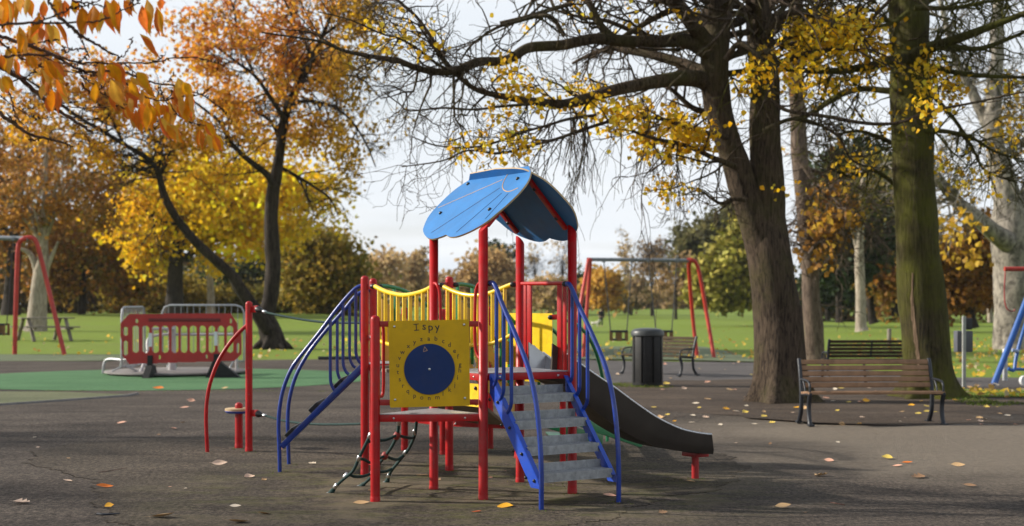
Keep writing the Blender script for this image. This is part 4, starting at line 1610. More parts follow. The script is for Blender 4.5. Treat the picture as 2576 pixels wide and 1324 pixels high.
# hanging switches
for (P, r), k in ((L[1], 3), (L[2], 2), (L[10], 4), (L[13], 4), (L[3], 2)):
    T.twigs(P, r, k, 1.35, 2, .013, .25, .8, droop=.5, wig=.2, kids=3, bias=V((0, 0, -.9)))
for (x, y, Y) in ((1440, 300, 21.4), (1455, 300, 21.3), (1470, 310, 21.2), (1640, 310, 22.), (1655, 300, 22.), (1625, 330, 22)):
    for _ in range(2):
        T.grow(W(x + T.rng.uniform(-12, 12), y, Y), V((T.rng.uniform(-.2, .2), T.rng.uniform(-.2, .2), -1)), .95, .012, 2, .35, .2, 3)
# crown above the picture
for _ in range(34):
    P, r = T.limbs[T.rng.choice([0, 1])]
    i = T.rng.randint(len(P) - 22, len(P) - 1)
    T.grow(P[i], V((T.rng.gauss(0, 1), T.rng.gauss(0, 1), .5)).normalized(), 3.0, .06, 2, .02, .2, 4)
ZL = [(1375, 240, 95, 32, .9), (1465, 245, 60, 40, .95), (1560, 285, 110, 38, .8), (1660, 310, 100, 42, .75), (1760, 330, 90, 40, .9), (1820, 310, 60, 28, .9), (1700, 375, 80, 25, .7), (1640, 365, 60, 28, .7),
      (1285, 180, 40, 60, .5), (1290, 360, 60, 30, .45), (1190, 370, 60, 35, .35), (1240, 270, 60, 30, .35), (1150, 265, 60, 20, .2), (1000, 70, 90, 50, .1), (1080, 110, 60, 40, .1), (920, 80, 120, 60, .1), (1700, 470, 60, 40, .4), (1560, 345, 40, 40, .3), (1300, 40, 300, 50, .05), (1640, 50, 120, 60, .05),
      (1915, 175, 70, 40, .9), (1985, 150, 90, 45, .95), (1880, 220, 40, 30, .8), (1985, 190, 60, 50, .6), (2080, 80, 110, 60, .8), (1960, 440, 40, 50, .6), (2000, 440, 40, 40, .4), (2240, 300, 120, 30, .35), (2400, 255, 120, 40, .16), (2330, 280, 60, 40, .3)]
Pz, zi = zone_leaves(T, ZL, 5, .09, -.08, 2.2)
# extra leaves strung along the leafy sprays
T.finish(lime, M['bark_lime'], [('foliage', Pz, T.np.uniform(.05, .105, len(Pz)), palette(T.np, len(Pz), LIMEY, .14), dict(hexa=True, width=.5, hang=.7))])

# ---- mossy oak right of the benches (23.8 m)
Yo = 23.8
T = Tree(23)
b = G(2312, 1000)
oak = thing('mossy_tree', 'thick mossy green trunk with a split strip of bare wood, behind the front bench', 'tree', (b.x, Yo, 0))
T.limb([(2338, 1020, 160), (2336, 985, 138), (2331, 930, 122), (2326, 850, 119), (2318, 740, 117), (2308, 600, 111), (2300, 450, 108), (2294, 300, 104), (2290, 150, 98), (2284, 0, 92), (2270, -250, 70), (2262, -520, 36)], Yo, sides=22)
T.flare(V((W(2334, 1000, Yo).x, Yo, 0)), .37, 1.5)
L = []
L.append(T.limb([(2300, 140, 34), (2340, 120, 30), (2367, 112, 27), (2420, 94, 23), (2468, 76, 20), (2576, 34, 14), (2700, -20, 8)], Yo - .6, dY=-1.5))
L.append(T.limb([(2290, 150, 30), (2257, 150, 26), (2200, 164, 21), (2119, 178, 18), (2055, 179, 15), (1960, 175, 11), (1880, 182, 7), (1840, 190, 4)], Yo - .4, dY=-2.))
L.append(T.limb([(2300, 130, 20), (2338, 123, 17), (2400, 118, 14), (2468, 122, 13), (2576, 82, 9), (2680, 40, 5)], Yo - .5, dY=1.))
L.append(T.limb([(2300, 160, 20), (2338, 166, 15), (2400, 182, 13), (2468, 191, 11), (2576, 196, 8), (2700, 215, 5)], Yo - .5, dY=1.))
L.append(T.limb([(2275, 232, 20), (2225, 228, 17), (2168, 224, 15), (2111, 240, 15), (2055, 276, 14), (2020, 300, 10), (1990, 330, 6)], Yo + .5, dY=1.5))
L.append(T.limb([(2310, 330, 18), (2370, 330, 12), (2440, 345, 9), (2500, 380, 7), (2560, 400, 5)], Yo - .3))
L.append(T.limb([(2310, 200, 14), (2400, 300, 10), (2450, 380, 8), (2480, 430, 6), (2560, 460, 4)], Yo + 1.))
L.append(T.limb([(2280, 380, 14), (2220, 350, 10), (2160, 330, 8), (2100, 340, 6)], Yo + .6))
L.append(T.limb([(2270, 480, 12), (2200, 430, 9), (2140, 445, 8), (2080, 420, 6)], Yo + 1))
L.append(T.limb([(2285, 30, 14), (2240, 60, 11), (2160, 70, 9), (2080, 50, 7), (2010, 20, 4)], Yo - 1))
L.append(T.limb([(2300, 20, 14), (2400, 20, 11), (2480, 5, 9), (2576, -5, 6)], Yo - 1))
for P, r in L:
    n = int(8 + (P[-1] - P[0]).length * 2.4)
    T.twigs(P, r, n, .95, 2, .02, .15, 1., droop=.04, wig=.3, kids=3)
    T.twigs(P, r, n, .75, 1, .012, .25, 1., droop=.12, wig=.22, kids=4)
for _ in range(24):
    P, r = T.limbs[0]
    i = T.rng.randint(len(P) - 16, len(P) - 1)
    T.grow(P[i], V((T.rng.gauss(0, 1), T.rng.gauss(0, 1), .5)).normalized(), 2.8, .05, 2, .02, .2, 4)
ZO = [(2110, 80, 140, 62, .85), (2200, 60, 80, 50, .6), (2240, 180, 140, 70, .85), (2015, 150, 75, 38, .9), (2365, 225, 60, 40, .85), (2130, 100, 60, 60, .7), (2300, 160, 60, 40, .8), (2460, 440, 50, 30, .3), (2545, 207, 40, 30, .6), (2545, 335, 40, 40, .55), (2440, 330, 120, 70, .05), (2350, 400, 40, 40, .4), (2060, 200, 60, 40, .5), (2480, 470, 90, 60, .04), (2160, 420, 60, 60, .2)]
Pz, zi = zone_leaves(T, ZO, 3.6, .10, -.08, 2.2)
T.finish(oak, M['bark_moss'], [('foliage', Pz, T.np.uniform(.055, .11, len(Pz)), palette(T.np, len(Pz), LIMEY, .14), dict(hexa=True, width=.5, hang=.6))])
# strip of bare split wood on the trunk, lying on the bark
from mathutils.bvhtree import BVHTree
bvh = BVHTree.FromPolygons(T.mb.v, T.mb.f)
mb = MB()
rs = random.Random(3)
rowsS = []
for k in range(25):
    y = 688 + (940 - 688) * k / 24
    xm = np.interp(y, [688, 740, 800, 850, 900, 940], [2282, 2281, 2284, 2290, 2296, 2298])
    w = np.interp(y, [688, 720, 770, 830, 900, 940], [3, 6, 9, 13, 10, 5]) * rs.uniform(.8, 1.2)
    xc = np.interp(y, [600, 740, 850, 930], [2308, 2318, 2326, 2331])
    rr = np.interp(y, [600, 740, 850, 930], [56, 59, 60, 61.5]) * Yo / FPX
    row = []
    for u in (-.5, -.25, 0, .25, .5):
        off = (xm + u * w + rs.uniform(-.8, .8) - xc) * Yo / FPX
        d = math.sqrt(max(0, rr * rr - off * off))
        p = W(xm + u * w, y, Yo)
        xw = (xc - 1288) * Yo / FPX + off
        hit = bvh.ray_cast(V((xw, Yo - 3, p.z)), V((0, 1, 0)))[0]
        yh = hit.y if hit else Yo - d
        row.append((xw, yh - (.006 if abs(u) < .4 else -.012), p.z))
    rowsS.append(row)
vs = [q for r_ in rowsS for q in r_]
fs = [(i * 5 + j, i * 5 + j + 5, i * 5 + j + 6, i * 5 + j + 1) for i in range(24) for j in range(4)]
mb.add(vs, fs)
M['split_wood'] = bark('split_wood', (.10, .065, .04), (.27, .185, .12), vscale=(18, 18, 1.), bump=.8, dist=.03)
mb.build('split_wood_strip', M['split_wood'], oak, oak.location)

# ---- third trunk behind the lime tree (39 m)
T = Tree(31)
b = G(2046, 906)
Yb = b.y
mt = thing('maple_tree', 'slimmer rough trunk with tufts of orange leaves, just behind the big lime tree', 'tree', b)
T.limb([(2053, 915, 62), (2050, 890, 50), (2049, 840, 46), (2042, 760, 46), (2036, 640, 44), (2024, 520, 44), (2012, 400, 42), (2008, 300, 40), (2004, 200, 38), (2006, 60, 34), (1996, -120, 24), (1990, -300, 12)], Yb, sides=14)
L = []
L.append(T.limb([(2004, 200, 24), (2035, 110, 18), (2060, 30, 15), (2080, -60, 10)], Yb))
L.append(T.limb([(2012, 400, 18), (2060, 470, 12), (2110, 520, 10), (2150, 560, 7)], Yb - 1))
L.append(T.limb([(2014, 420, 14), (2070, 440, 10), (2130, 500, 8), (2180, 570, 6), (2240, 630, 4)], Yb - .6))
L.append(T.limb([(2036, 640, 12), (2060, 610, 9), (2095, 600, 6)], Yb - .7))
for P, r in L + [T.limbs[0]]:
    T.twigs(P, r, 34, 1.3, 2, .03, .25, 1., droop=.05, wig=.3, kids=3)
ZM = [(2060, 610, 60, 55, .4), (2090, 560, 70, 60, .22), (2060, 480, 60, 50, .3), (2120, 540, 60, 40, .14), (2070, 60, 60, 60, .3), (2030, 300, 90, 200, .12), (2010, 160, 90, 120, .15)]
Pz, _ = zone_leaves(T, ZM, 2.6, .2, .02, 1.2)
T.finish(mt, bark('rough_brown_bark', (.06, .042, .032), (.17, .125, .095), vscale=(6, 6, 1.6)), [('foliage', Pz, T.np.uniform(.14, .24, len(Pz)), palette(T.np, len(Pz), [((.44, .22, .03), 3), ((.30, .14, .03), 3), ((.58, .36, .04), 2)], .18), dict(hang=.6))])

# ---- pale plane at the right edge (53 m)
T = Tree(37)
Yp = 50.0
b = at_ground(2548, Yp)
plane = thing('plane_tree', 'massive pale blotchy plane tree forking low, by the blue swing at the park edge', 'tree', b)
T.limb([(2562, 900, 130), (2556, 860, 112), (2554, 780, 104), (2550, 690, 100), (2548, 620, 104), (2540, 570, 98), (2534, 500, 70), (2518, 420, 56), (2497, 345, 48), (2500, 260, 40), (2505, 200, 36), (2509, 80, 32), (2509, -40, 28), (2500, -300, 14)], Yp, sides=18)
L = []
L.append(T.limb([(2535, 610, 56), (2500, 585, 46), (2460, 550, 40), (2417, 518, 36), (2385, 480, 30), (2350, 440, 24), (2300, 400, 18)], Yp - .5, dY=-2))
L.append(T.limb([(2470, 570, 22), (2430, 530, 20), (2395, 500, 18), (2365, 462, 15), (2340, 400, 12)], Yp - 1.5, dY=-2))
L.append(T.limb([(2500, 350, 34), (2478, 300, 30), (2460, 263, 28), (2440, 220, 25), (2428, 200, 22), (2403, 146, 18), (2380, 60, 14), (2350, -60, 8)], Yp + .4))
L.append(T.limb([(2560, 570, 56), (2590, 480, 44), (2620, 350, 36), (2640, 150, 26)], Yp))
L.append(T.limb([(2510, 420, 16), (2540, 380, 13), (2600, 330, 9)], Yp))
for P, r in L + [T.limbs[0]]:
    T.twigs(P, r, 26, 2.0, 2, .04, .4, 1., droop=.03, wig=.26, kids=3)
ZP = [(2450, 600, 70, 60, .04), (2380, 600, 50, 40, .12), (2440, 480, 120, 90, .012), (2540, 320, 60, 150, .03)]
Pz, _ = zone_leaves(T, ZP, 6, .3)
extra, _ = clumps(T.np, 7, 12, (W(2428, 600, Yp - 6), (1.5, .8, .75)), .22, .3)
Pz = np.concatenate([Pz, extra])
T.finish(plane, M['bark_plane'], [('foliage', Pz, T.np.uniform(.16, .3, len(Pz)), palette(T.np, len(Pz), [((.66, .42, .04), 3), ((.5, .28, .03), 2)], .18), dict(hang=.6))])

# ---- two stemmed autumn cherry on the lawn, left of the frame (51 m)
b = G(686, 876)
Yc = b.y
T = Tree(43)
ch = thing('maple_tree', 'dark crooked maple with two leaning stems and a wide orange crown, behind the rope walk', 'tree', b)
T.limb([(690, 885, 74), (687, 862, 60), (676, 824, 54), (668, 795, 46), (680, 750, 38), (688, 690, 38), (683, 600, 36), (682, 530, 36), (688, 470, 34), (698, 420, 27), (706, 370, 25), (714, 310, 23), (730, 255, 21), (756, 205, 18), (785, 150, 15), (812, 90, 11), (840, 0, 8), (850, -80, 5)], Yc, sides=14)
T.roots(V((b.x, b.y, b.z)), .42, 7, 1.8, .5)
T.limb([(674, 830, 40), (652, 795, 36), (632, 765, 33), (605, 728, 31), (585, 695, 29), (560, 670, 27), (525, 640, 25), (490, 605, 24), (455, 565, 22), (432, 530, 21), (412, 490, 20), (402, 450, 17), (394, 425, 15), (360, 392, 12), (310, 362, 11), (250, 325, 10), (190, 290, 9), (120, 235, 7), (50, 190, 5), (-60, 140, 3)], Yc - .4, dY=-2.5, sides=12)
L = []
L.append(T.limb([(690, 470, 20), (672, 440, 17), (640, 415, 15), (600, 380, 13), (575, 350, 11), (555, 310, 9), (520, 280, 7), (480, 250, 5)], Yc - .8, dY=-1.5))
L.append(T.limb([(402, 440, 12), (420, 400, 10), (400, 380, 8), (380, 300, 6), (400, 230, 5)], Yc - 1))
L.append(T.limb([(716, 300, 14), (700, 275, 12), (670, 230, 10), (640, 190, 9), (600, 160, 7), (560, 130, 5), (500, 90, 4)], Yc - .5, dY=-2))
L.append(T.limb([(706, 370, 12), (690, 320, 9), (660, 290, 8), (610, 270, 6), (560, 262, 4)], Yc, dY=2))
L.append(T.limb([(702, 420, 12), (740, 440, 9), (790, 470, 7), (830, 500, 5), (850, 540, 3)], Yc + .3, dY=1))
L.append(T.limb([(726, 265, 12), (770, 255, 9), (830, 265, 7), (880, 300, 6), (920, 360, 5), (945, 420, 3)], Yc - .5, dY=-1))
L.append(T.limb([(756, 205, 10), (800, 200, 8), (860, 190, 6.5), (910, 200, 5), (960, 250, 3)], Yc - .8))
L.append(T.limb([(785, 150, 9), (760, 90, 8), (730, 30, 6), (700, -30, 4)], Yc))
L.append(T.limb([(812, 90, 8), (870, 50, 7), (940, 10, 5), (1000, -40, 3)], Yc))
L.append(T.limb([(640, 190, 7), (600, 100, 6), (590, 30, 5), (560, -50, 3)], Yc - 1))
L.append(T.limb([(310, 362, 8), (280, 300, 7), (230, 240, 5), (200, 170, 4)], Yc - 2))
L.append(T.limb([(455, 565, 9), (420, 560, 7), (370, 540, 6), (320, 545, 4)], Yc - 1))
for P, r in L:
    n = int(8 + (P[-1] - P[0]).length * 1.6)
    T.twigs(P, r, n, 1.7, 2, .03, .2, 1., droop=.03, wig=.3, kids=4)
T.twigs(*T.limbs[1], 60, 1.8, 2, .03, .55, 1., droop=.02, wig=.3, kids=4)
T.twigs(*T.limbs[0], 40, 1.6, 2, .03, .6, 1., droop=.02, wig=.3, kids=4)
zc = [(520, 150, 330, 180, .34), (250, 200, 280, 200, .32), (600, 330, 240, 130, .24), (780, 280, 160, 170, .2), (900, 300, 110, 140, .3), (840, 90, 190, 120, .32), (150, 60, 300, 160, .3), (880, 420, 110, 60, .2), (360, 540, 80, 40, .3)]
Pz, _ = zone_leaves(T, zc, 10, .26, .0, .75)
LP = [np.array([px(p) for p in P]) for P, r in (T.limbs[0], T.limbs[1], L[0], L[2], L[5])]
kp = np.ones(len(Pz), bool)
for i, q in enumerate(Pz):
    if q[1] < b.y + .3:
        qx, qy = px(V(q))
        if 120 < qy < 500 and min(np.min((l[:, 0] - qx) ** 2 + (l[:, 1] - qy) ** 2) for l in LP) < 26 ** 2 and T.rng.random() < .85:
            kp[i] = False
Pz = Pz[kp]
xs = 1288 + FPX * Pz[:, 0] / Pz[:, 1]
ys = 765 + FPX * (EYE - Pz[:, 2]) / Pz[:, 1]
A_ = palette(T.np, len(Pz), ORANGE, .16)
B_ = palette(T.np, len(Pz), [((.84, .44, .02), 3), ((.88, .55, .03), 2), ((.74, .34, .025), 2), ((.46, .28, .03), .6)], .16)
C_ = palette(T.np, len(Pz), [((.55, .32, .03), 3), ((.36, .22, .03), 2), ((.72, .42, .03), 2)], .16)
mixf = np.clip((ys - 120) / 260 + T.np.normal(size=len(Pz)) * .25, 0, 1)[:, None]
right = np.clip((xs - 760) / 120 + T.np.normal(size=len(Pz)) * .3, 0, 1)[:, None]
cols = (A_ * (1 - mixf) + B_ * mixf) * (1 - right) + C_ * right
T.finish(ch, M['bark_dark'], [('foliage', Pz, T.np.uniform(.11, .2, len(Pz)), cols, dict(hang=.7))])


# ---- more distant trees
def bg_tree(name, label, base, trunk, crowns, pal, bark_mat, seed, leaf=(.25, .5), mat='leaf', Y=None, limbs=True, cat='tree', group=None, jit=.2, hang=.4, bare=0, width=.42, pname='trunk', forks=()):
    """crowns: (cx, cy, rx, ry, clumps, per clump, spread) at picture positions; trunk: (x, y, width) rows"""
    b = G(*base) if Y is None else at_ground(base[0], Y)
    t = thing(name, label, cat, b, group=group)
    T = Tree(seed)
    s = b.y / FPX
    if trunk:
        P, r = T.limb([(x, y, w) for x, y, w in trunk], b.y, sides=10)
    for fk in forks:
        T.limb(list(fk), b.y, sides=9)
    allP, allI = [], []
    for (cx, cy, rx, ry, nc, per, sp) in crowns:
        c = W(cx, cy, b.y)
        rad = (rx * s, max(rx, ry) * s * .75, ry * s)
        Pl, ix = clumps(T.np, nc, per, (c, rad), sp * s)
        allP.append(Pl)
        allI.append(ix + (allI[-1].max() + 1 if allI else 0))
        if limbs and trunk:
            for _ in range(5 if not bare else bare):
                i = T.rng.randint(len(P) // 2, len(P) - 1)
                tgt = c + V((T.rng.gauss(0, .45) * rad[0], T.rng.gauss(0, .4) * rad[1], T.rng.gauss(.1, .5) * rad[2]))
                d = tgt - P[i]
                mid = P[i] + d * .5 + V((0, 0, d.length * .08))
                q = cr([tuple(P[i]), tuple(mid), tuple(tgt)], 4)
                rr = r[i] * .5
                T.mb.tube([V(v_) for v_ in q], [max(.02, rr * (1 - .8 * k / 8)) for k in range(9)], 6)
                for _k in range(3 if not bare else 7):
                    T.grow(V(q[T.rng.randint(4, 8)]), V((T.rng.gauss(0, 1), T.rng.gauss(0, 1), T.rng.gauss(.5, .6))).normalized(), rad[0] * (.5 if not bare else .8), max(.015, rr * .3), 2 if bare else 1, -.02, .2, 4, 3)
    lv = []
    if allP:
        Pl = np.concatenate(allP)
        ix = np.concatenate(allI)
        tone = 1 + T.np.normal(size=ix.max() + 1) * .22
        hue = palette(T.np, ix.max() + 1, pal, .1)
        cols = np.clip((.55 * palette(T.np, len(Pl), pal, jit) + .45 * hue[ix]) * tone[ix][:, None], .003, .95)
        lv.append(('foliage', Pl, T.np.uniform(leaf[0], leaf[1], len(Pl)), cols, dict(hang=hang, mat=M[mat], width=width)))
    T.finish(t, bark_mat, lv, trunk_name=pname, merge=True)
    return t


bd = M['bark_dark']
# left side
bg_tree('plane_tree', 'pale-barked plane tree with a low fork, behind the picnic table', (92, 832), [(88, 838, 62), (92, 820, 52), (97, 745, 42), (103, 690, 38), (108, 650, 28), (110, 600, 20), (112, 530, 17), (115, 440, 12), (118, 340, 7)],
        [(130, 420, 200, 130, 70, 36, 26), (30, 530, 130, 60, 26, 34, 24), (240, 510, 110, 70, 36, 34, 24)], BROWN + [((.5, .26, .05), 3)], M['bark_pale'], 51, (.16, .3), forks=([(100, 715, 26), (92, 680, 18), (82, 650, 15), (70, 634, 12), (50, 626, 8)], [(104, 700, 24), (114, 680, 18), (122, 662, 14), (134, 636, 10), (146, 608, 6)]))
T = None
bg_tree('oak_tree', 'dark oak trunk with brown leaves left of the pale plane tree', (26, 790), [(26, 796, 52), (28, 760, 42), (34, 680, 36), (40, 600, 32), (44, 480, 22), (50, 380, 10)], [(60, 470, 180, 170, 80, 34, 34), (-60, 560, 140, 120, 50, 34, 30)], BROWN, bd, 53, (.3, .5), Y=104)
bg_tree('maple_tree', 'bright yellow maple with a stout dark trunk, behind the red barrier', (438, 792), [(438, 800, 62), (438, 780, 50), (440, 720, 40), (442, 660, 37), (446, 600, 32), (452, 520, 22), (460, 420, 10)],
        [(600, 520, 250, 105, 105, 42, 24), (450, 540, 160, 90, 56, 42, 24), (700, 470, 160, 90, 56, 42, 24), (600, 600, 190, 60, 56, 42, 20), (380, 640, 55, 38, 24, 44, 18), (440, 470, 130, 70, 50, 44, 26)], YELLOW, bd, 57, (.26, .46), Y=96)
bg_tree('beech_tree', 'slim sunlit green-grey trunk right of the stout dark maple trunk', (532, 790), [(530, 800, 26), (531, 770, 20), (529, 700, 17), (526, 640, 16), (524, 560, 13), (520, 470, 8)], [(540, 480, 120, 90, 50, 36, 26)], YELLOW, M['bark_pale'], 59, (.26, .44), Y=104)
bg_tree('hornbeam_tree', 'rounded olive-brown bushy tree at the right end of the left wood', (815, 788), [(800, 795, 16), (800, 740, 12), (806, 660, 10), (815, 600, 6)], [(820, 690, 100, 95, 150, 44, 22), (790, 620, 62, 40, 50, 40, 18), (855, 730, 70, 60, 60, 40, 20)], OLIVE + [((.4, .24, .03), 1.5)], bd, 61, (.28, .5), Y=112)
bg_tree('chestnut_tree', 'russet brown leafy tree behind the red swing frame on the left', (200, 790), [(205, 796, 20), (208, 720, 16), (210, 620, 12)], [(230, 610, 140, 80, 90, 40, 26), (320, 690, 70, 60, 40, 38, 22), (140, 700, 80, 50, 40, 36, 22)], BROWN + OLIVE[:2] + [((.5, .27, .05), 2)], bd, 63, (.28, .48), Y=108)
bg_tree('holly_bush', 'dark green evergreen thicket under the yellow maple', (620, 788), [(620, 792, 9), (622, 740, 7), (622, 700, 5)], [(600, 715, 95, 70, 90, 40, 20), (720, 700, 60, 80, 60, 40, 20), (520, 740, 60, 50, 40, 36, 18)], DKGREEN + [((.10, .10, .02), 1.6)], bd, 65, (.26, .44), Y=124, cat='bush', pname='stem')
bg_tree('hazel_bush', 'yellowing hazel thicket on the wood edge behind the red barrier', (400, 788), [(400, 792, 8), (402, 740, 6), (404, 690, 4)], [(400, 735, 80, 52, 60, 40, 18), (310, 745, 50, 45, 36, 36, 18), (480, 745, 50, 42, 30, 36, 16)], [((.36, .25, .03), 3), ((.22, .18, .03), 3), ((.48, .30, .03), 1.5)], bd, 67, (.26, .44), Y=118, cat='bush', pname='stem')
bg_tree('hawthorn_bush', 'brown tangled hawthorn behind the picnic table on the wood edge', (200, 788), [(200, 792, 8), (202, 740, 6), (204, 690, 4)], [(190, 745, 70, 45, 50, 40, 18), (90, 730, 90, 60, 50, 40, 20), (-10, 720, 70, 70, 40, 36, 20)], [((.16, .10, .035), 3), ((.10, .075, .03), 3), ((.28, .16, .04), 1.5)], bd, 69, (.26, .44), Y=120, cat='bush', pname='stem')
bg_tree('elder_bush', 'olive elder thicket between the two dark stems and the round tree', (720, 788), [(720, 792, 8), (722, 740, 6), (724, 690, 4)], [(730, 740, 60, 46, 50, 40, 18), (640, 755, 60, 32, 36, 36, 16), (560, 755, 50, 32, 30, 36, 16)], [((.24, .18, .03), 3), ((.14, .13, .025), 3), ((.36, .24, .03), 1.)], bd, 71, (.26, .44), Y=120, cat='bush', pname='stem')
# wood seen as one mass behind them on the left
g = np.random.default_rng(77)
PP, CC = [], []
for x in range(-260, 900, 26):
    Y = 150 + g.uniform(-8, 14)
    top = 640 + g.uniform(-30, 30) - (90 if x < 330 else 0)
    c = W(x, (top + 790) / 2, Y)
    Pl, ix = clumps(g, 26, 22, (c, (1.9, 3.5, (790 - top) / 2 * Y / FPX)), .55, .2)
    PP.append(Pl)
    base = palette(g, 1, BROWN + OLIVE + DKGREEN, .2)[0]
    CC.append(.5 * palette(g, len(Pl), BROWN + OLIVE + DKGREEN, .25) + .5 * base)
PP, CC = np.concatenate(PP), np.concatenate(CC)
kind(leaf_mesh('woodland', PP, g.uniform(.4, .8, len(PP)), CC, M['leaf'], rng=g, org=(-20, 150, 1)), 'stuff')

# far tree line in the middle
far_y = 779
lime_far = [
    ('ash_tree', 'brownish tan far tree just right of the round olive tree', 965, 220, [(965, 690, 55, 52, 46, 34, 15)], TAN, 0),
    ('willow_tree', 'pale tan feathery tree on the far side, left of the roof posts', 1035, 230, [(1030, 700, 42, 42, 30, 34, 13), (1052, 665, 22, 32, 14, 30, 10)], TAN, 0),
    ('beech_tree', 'low reddish brown tree behind the first yellow bridge rail', 1100, 240, [(1090, 725, 50, 35, 34, 34, 13)], TAN + [((.3, .15, .06), 3)], 0),
    ('pine_tree', 'dark rounded evergreen top rising behind the orange-tan far tree', 1245, 260, [(1247, 640, 40, 26, 26, 34, 10), (1240, 690, 38, 50, 26, 30, 12)], DKGREEN + [((.06, .085, .03), 3)], 0),
    ('oak_tree', 'broad orange-tan far tree seen between the roof posts', 1225, 225, [(1225, 700, 78, 58, 80, 36, 15), (1180, 720, 46, 42, 30, 34, 13)], [((.50, .32, .13), 3), ((.40, .26, .11), 3), ((.30, .2, .09), 1)], 0),
    ('poplar_tree', 'bare twiggy pale poplar above the slide barrier', 1345, 250, [(1340, 690, 40, 70, 16, 20, 12)], TAN, 14),
    ('poplar_tree', 'tall bare poplar beside the roof post on the right', 1415, 250, [(1412, 690, 42, 80, 16, 20, 12)], TAN, 14),
    ('alder_tree', 'soft olive-tan tree behind the slide entrance rail', 1380, 215, [(1385, 735, 60, 40, 44, 34, 14), (1440, 740, 40, 36, 26, 34, 12)], TAN + [((.26, .22, .07), 3)], 0),
    ('maple_tree', 'small bright orange-yellow tree behind the cradle swings', 1517, 190, [(1517, 722, 36, 40, 40, 40, 11)], [((.68, .40, .06), 3), ((.60, .33, .05), 2), ((.5, .3, .06), 1)], 0),
    ('spruce_tree', 'dark narrow evergreen left of the small orange tree', 1472, 215, [(1470, 730, 17, 45, 20, 34, 9)], DKGREEN, 0),
    ('poplar_tree', 'slender bare tree rising above the swing beam', 1572, 230, [(1572, 665, 17, 60, 12, 20, 8)], TAN, 12),
    ('lime_tree', 'broad bare brown tree behind the swing seats', 1640, 205, [(1640, 690, 62, 62, 34, 30, 15), (1655, 640, 36, 40, 18, 26, 12)], [((.30, .2, .11), 3), ((.36, .25, .12), 2), ((.22, .15, .09), 2)], 12),
    ('birch_tree', 'thin tree with a dark trunk behind the right-hand swing legs', 1700, 178, [(1700, 700, 42, 50, 24, 26, 13)], [((.30, .2, .10), 3), ((.38, .24, .09), 2)], 10),
    ('larch_tree', 'faded olive far tree between the orange tree and the brown tree', 1588, 215, [(1590, 735, 36, 36, 30, 34, 12)], [((.32, .25, .09), 3), ((.24, .19, .08), 2)], 0),
]
for i, (nm, lb, x, Y, crn, pal, bare) in enumerate(lime_far):
    top = min(c[1] - c[3] * .6 for c in crn)
    gy = px(at_ground(x, Y))[1]
    wd = 7 if bare else 6
    bg_tree(nm, lb, (x, 780), [(x, gy + 2, wd * 1.3), (x, gy - 30, wd), (x + 1, (gy + top) / 2, wd * .8), (x, top + 20, wd * .5), (x, top, 2.)], crn, pal, M['bark_dark'], 100 + i, (.5, 1.0) if not bare else (.35, .7), Y=Y, bare=bare)
# low far growth that reads as one band
PP, CC = [], []
for x in range(880, 2800, 22):
    Y = 300 + g.uniform(-10, 14)
    top = 722 + g.uniform(-16, 16)
    gy = px(at_ground(x, Y))[1]
    c = W(x, (top + gy) / 2, Y)
    Pl, ix = clumps(g, 20, 22, (c, (1.7, 3.5, (gy - top) / 2 * Y / FPX)), .8, .2)
    PP.append(Pl)
    pal = TAN + OLIVE + [((.2, .13, .07), 3)]
    base = palette(g, 1, pal, .2)[0]
    CC.append(.5 * palette(g, len(Pl), pal, .2) + .5 * base)
PP, CC = np.concatenate(PP), np.concatenate(CC)
kind(leaf_mesh('far_hedgerow', PP, g.uniform(.7, 1.3, len(PP)), CC, M['leaf'], rng=g, org=(0, 300, 1)), 'stuff')

# right side of the park
bg_tree('cedar_tree', 'spreading olive-green cedar with low tiers, left of the big lime trunk', (1840, 786), [(1838, 786, 20), (1838, 760, 16), (1840, 690, 12), (1845, 600, 7)], [(1850, 640, 62, 34, 60, 46, 15), (1835, 690, 78, 36, 80, 46, 15), (1830, 735, 82, 30, 80, 46, 14), (1870, 590, 40, 36, 36, 44, 13)], CEDAR, bd, 81, (.4, .75), 'needle', Y=128, hang=.2)
bg_tree('cedar_tree', 'second cedar trunk under the same low tiers, standing nearer the swing', (1815, 784), [(1815, 786, 18), (1815, 750, 14), (1812, 700, 8)], [(1800, 720, 42, 34, 36, 44, 13)], CEDAR, bd, 82, (.4, .7), 'needle', Y=134, hang=.2)
bg_tree('oak_tree', 'tall grey-green tree behind the cedar, its top against the sky', (1775, 782), [(1775, 784, 12), (1775, 720, 10), (1778, 620, 7)], [(1775, 610, 68, 52, 70, 42, 15), (1850, 560, 60, 50, 40, 40, 15), (1740, 660, 40, 36, 24, 36, 12)], [((.14, .13, .05), 3), ((.2, .17, .06), 2), ((.1, .1, .04), 2)], bd, 83, (.5, .9), Y=190)
bg_tree('pine_tree', 'dark green pine filling the gap between the lime and the mossy trunk', (2110, 808), [(2112, 812, 20), (2110, 770, 15), (2108, 680, 13), (2112, 560, 10), (2120, 420, 5)], [(2150, 420, 90, 60, 60, 46, 22), (2120, 500, 90, 60, 60, 46, 22), (2180, 590, 100, 60, 70, 46, 22), (2110, 660, 70, 46, 50, 46, 18), (2210, 480, 60, 80, 40, 44, 20)], DKGREEN + [((.04, .06, .03), 2)], bd, 84, (.3, .55), 'needle', Y=92, hang=.2)
bg_tree('beech_tree', 'pale straight trunk standing on the lawn between the lime and the mossy trunk', (2166, 828), [(2168, 833, 36), (2166, 815, 28), (2165, 740, 25), (2162, 660, 24), (2163, 590, 20), (2170, 480, 14), (2176, 380, 8)], [(2190, 470, 110, 80, 40, 30, 24)], OLIVE + DKGREEN, M['bark_pale'], 85, (.2, .36), Y=82)
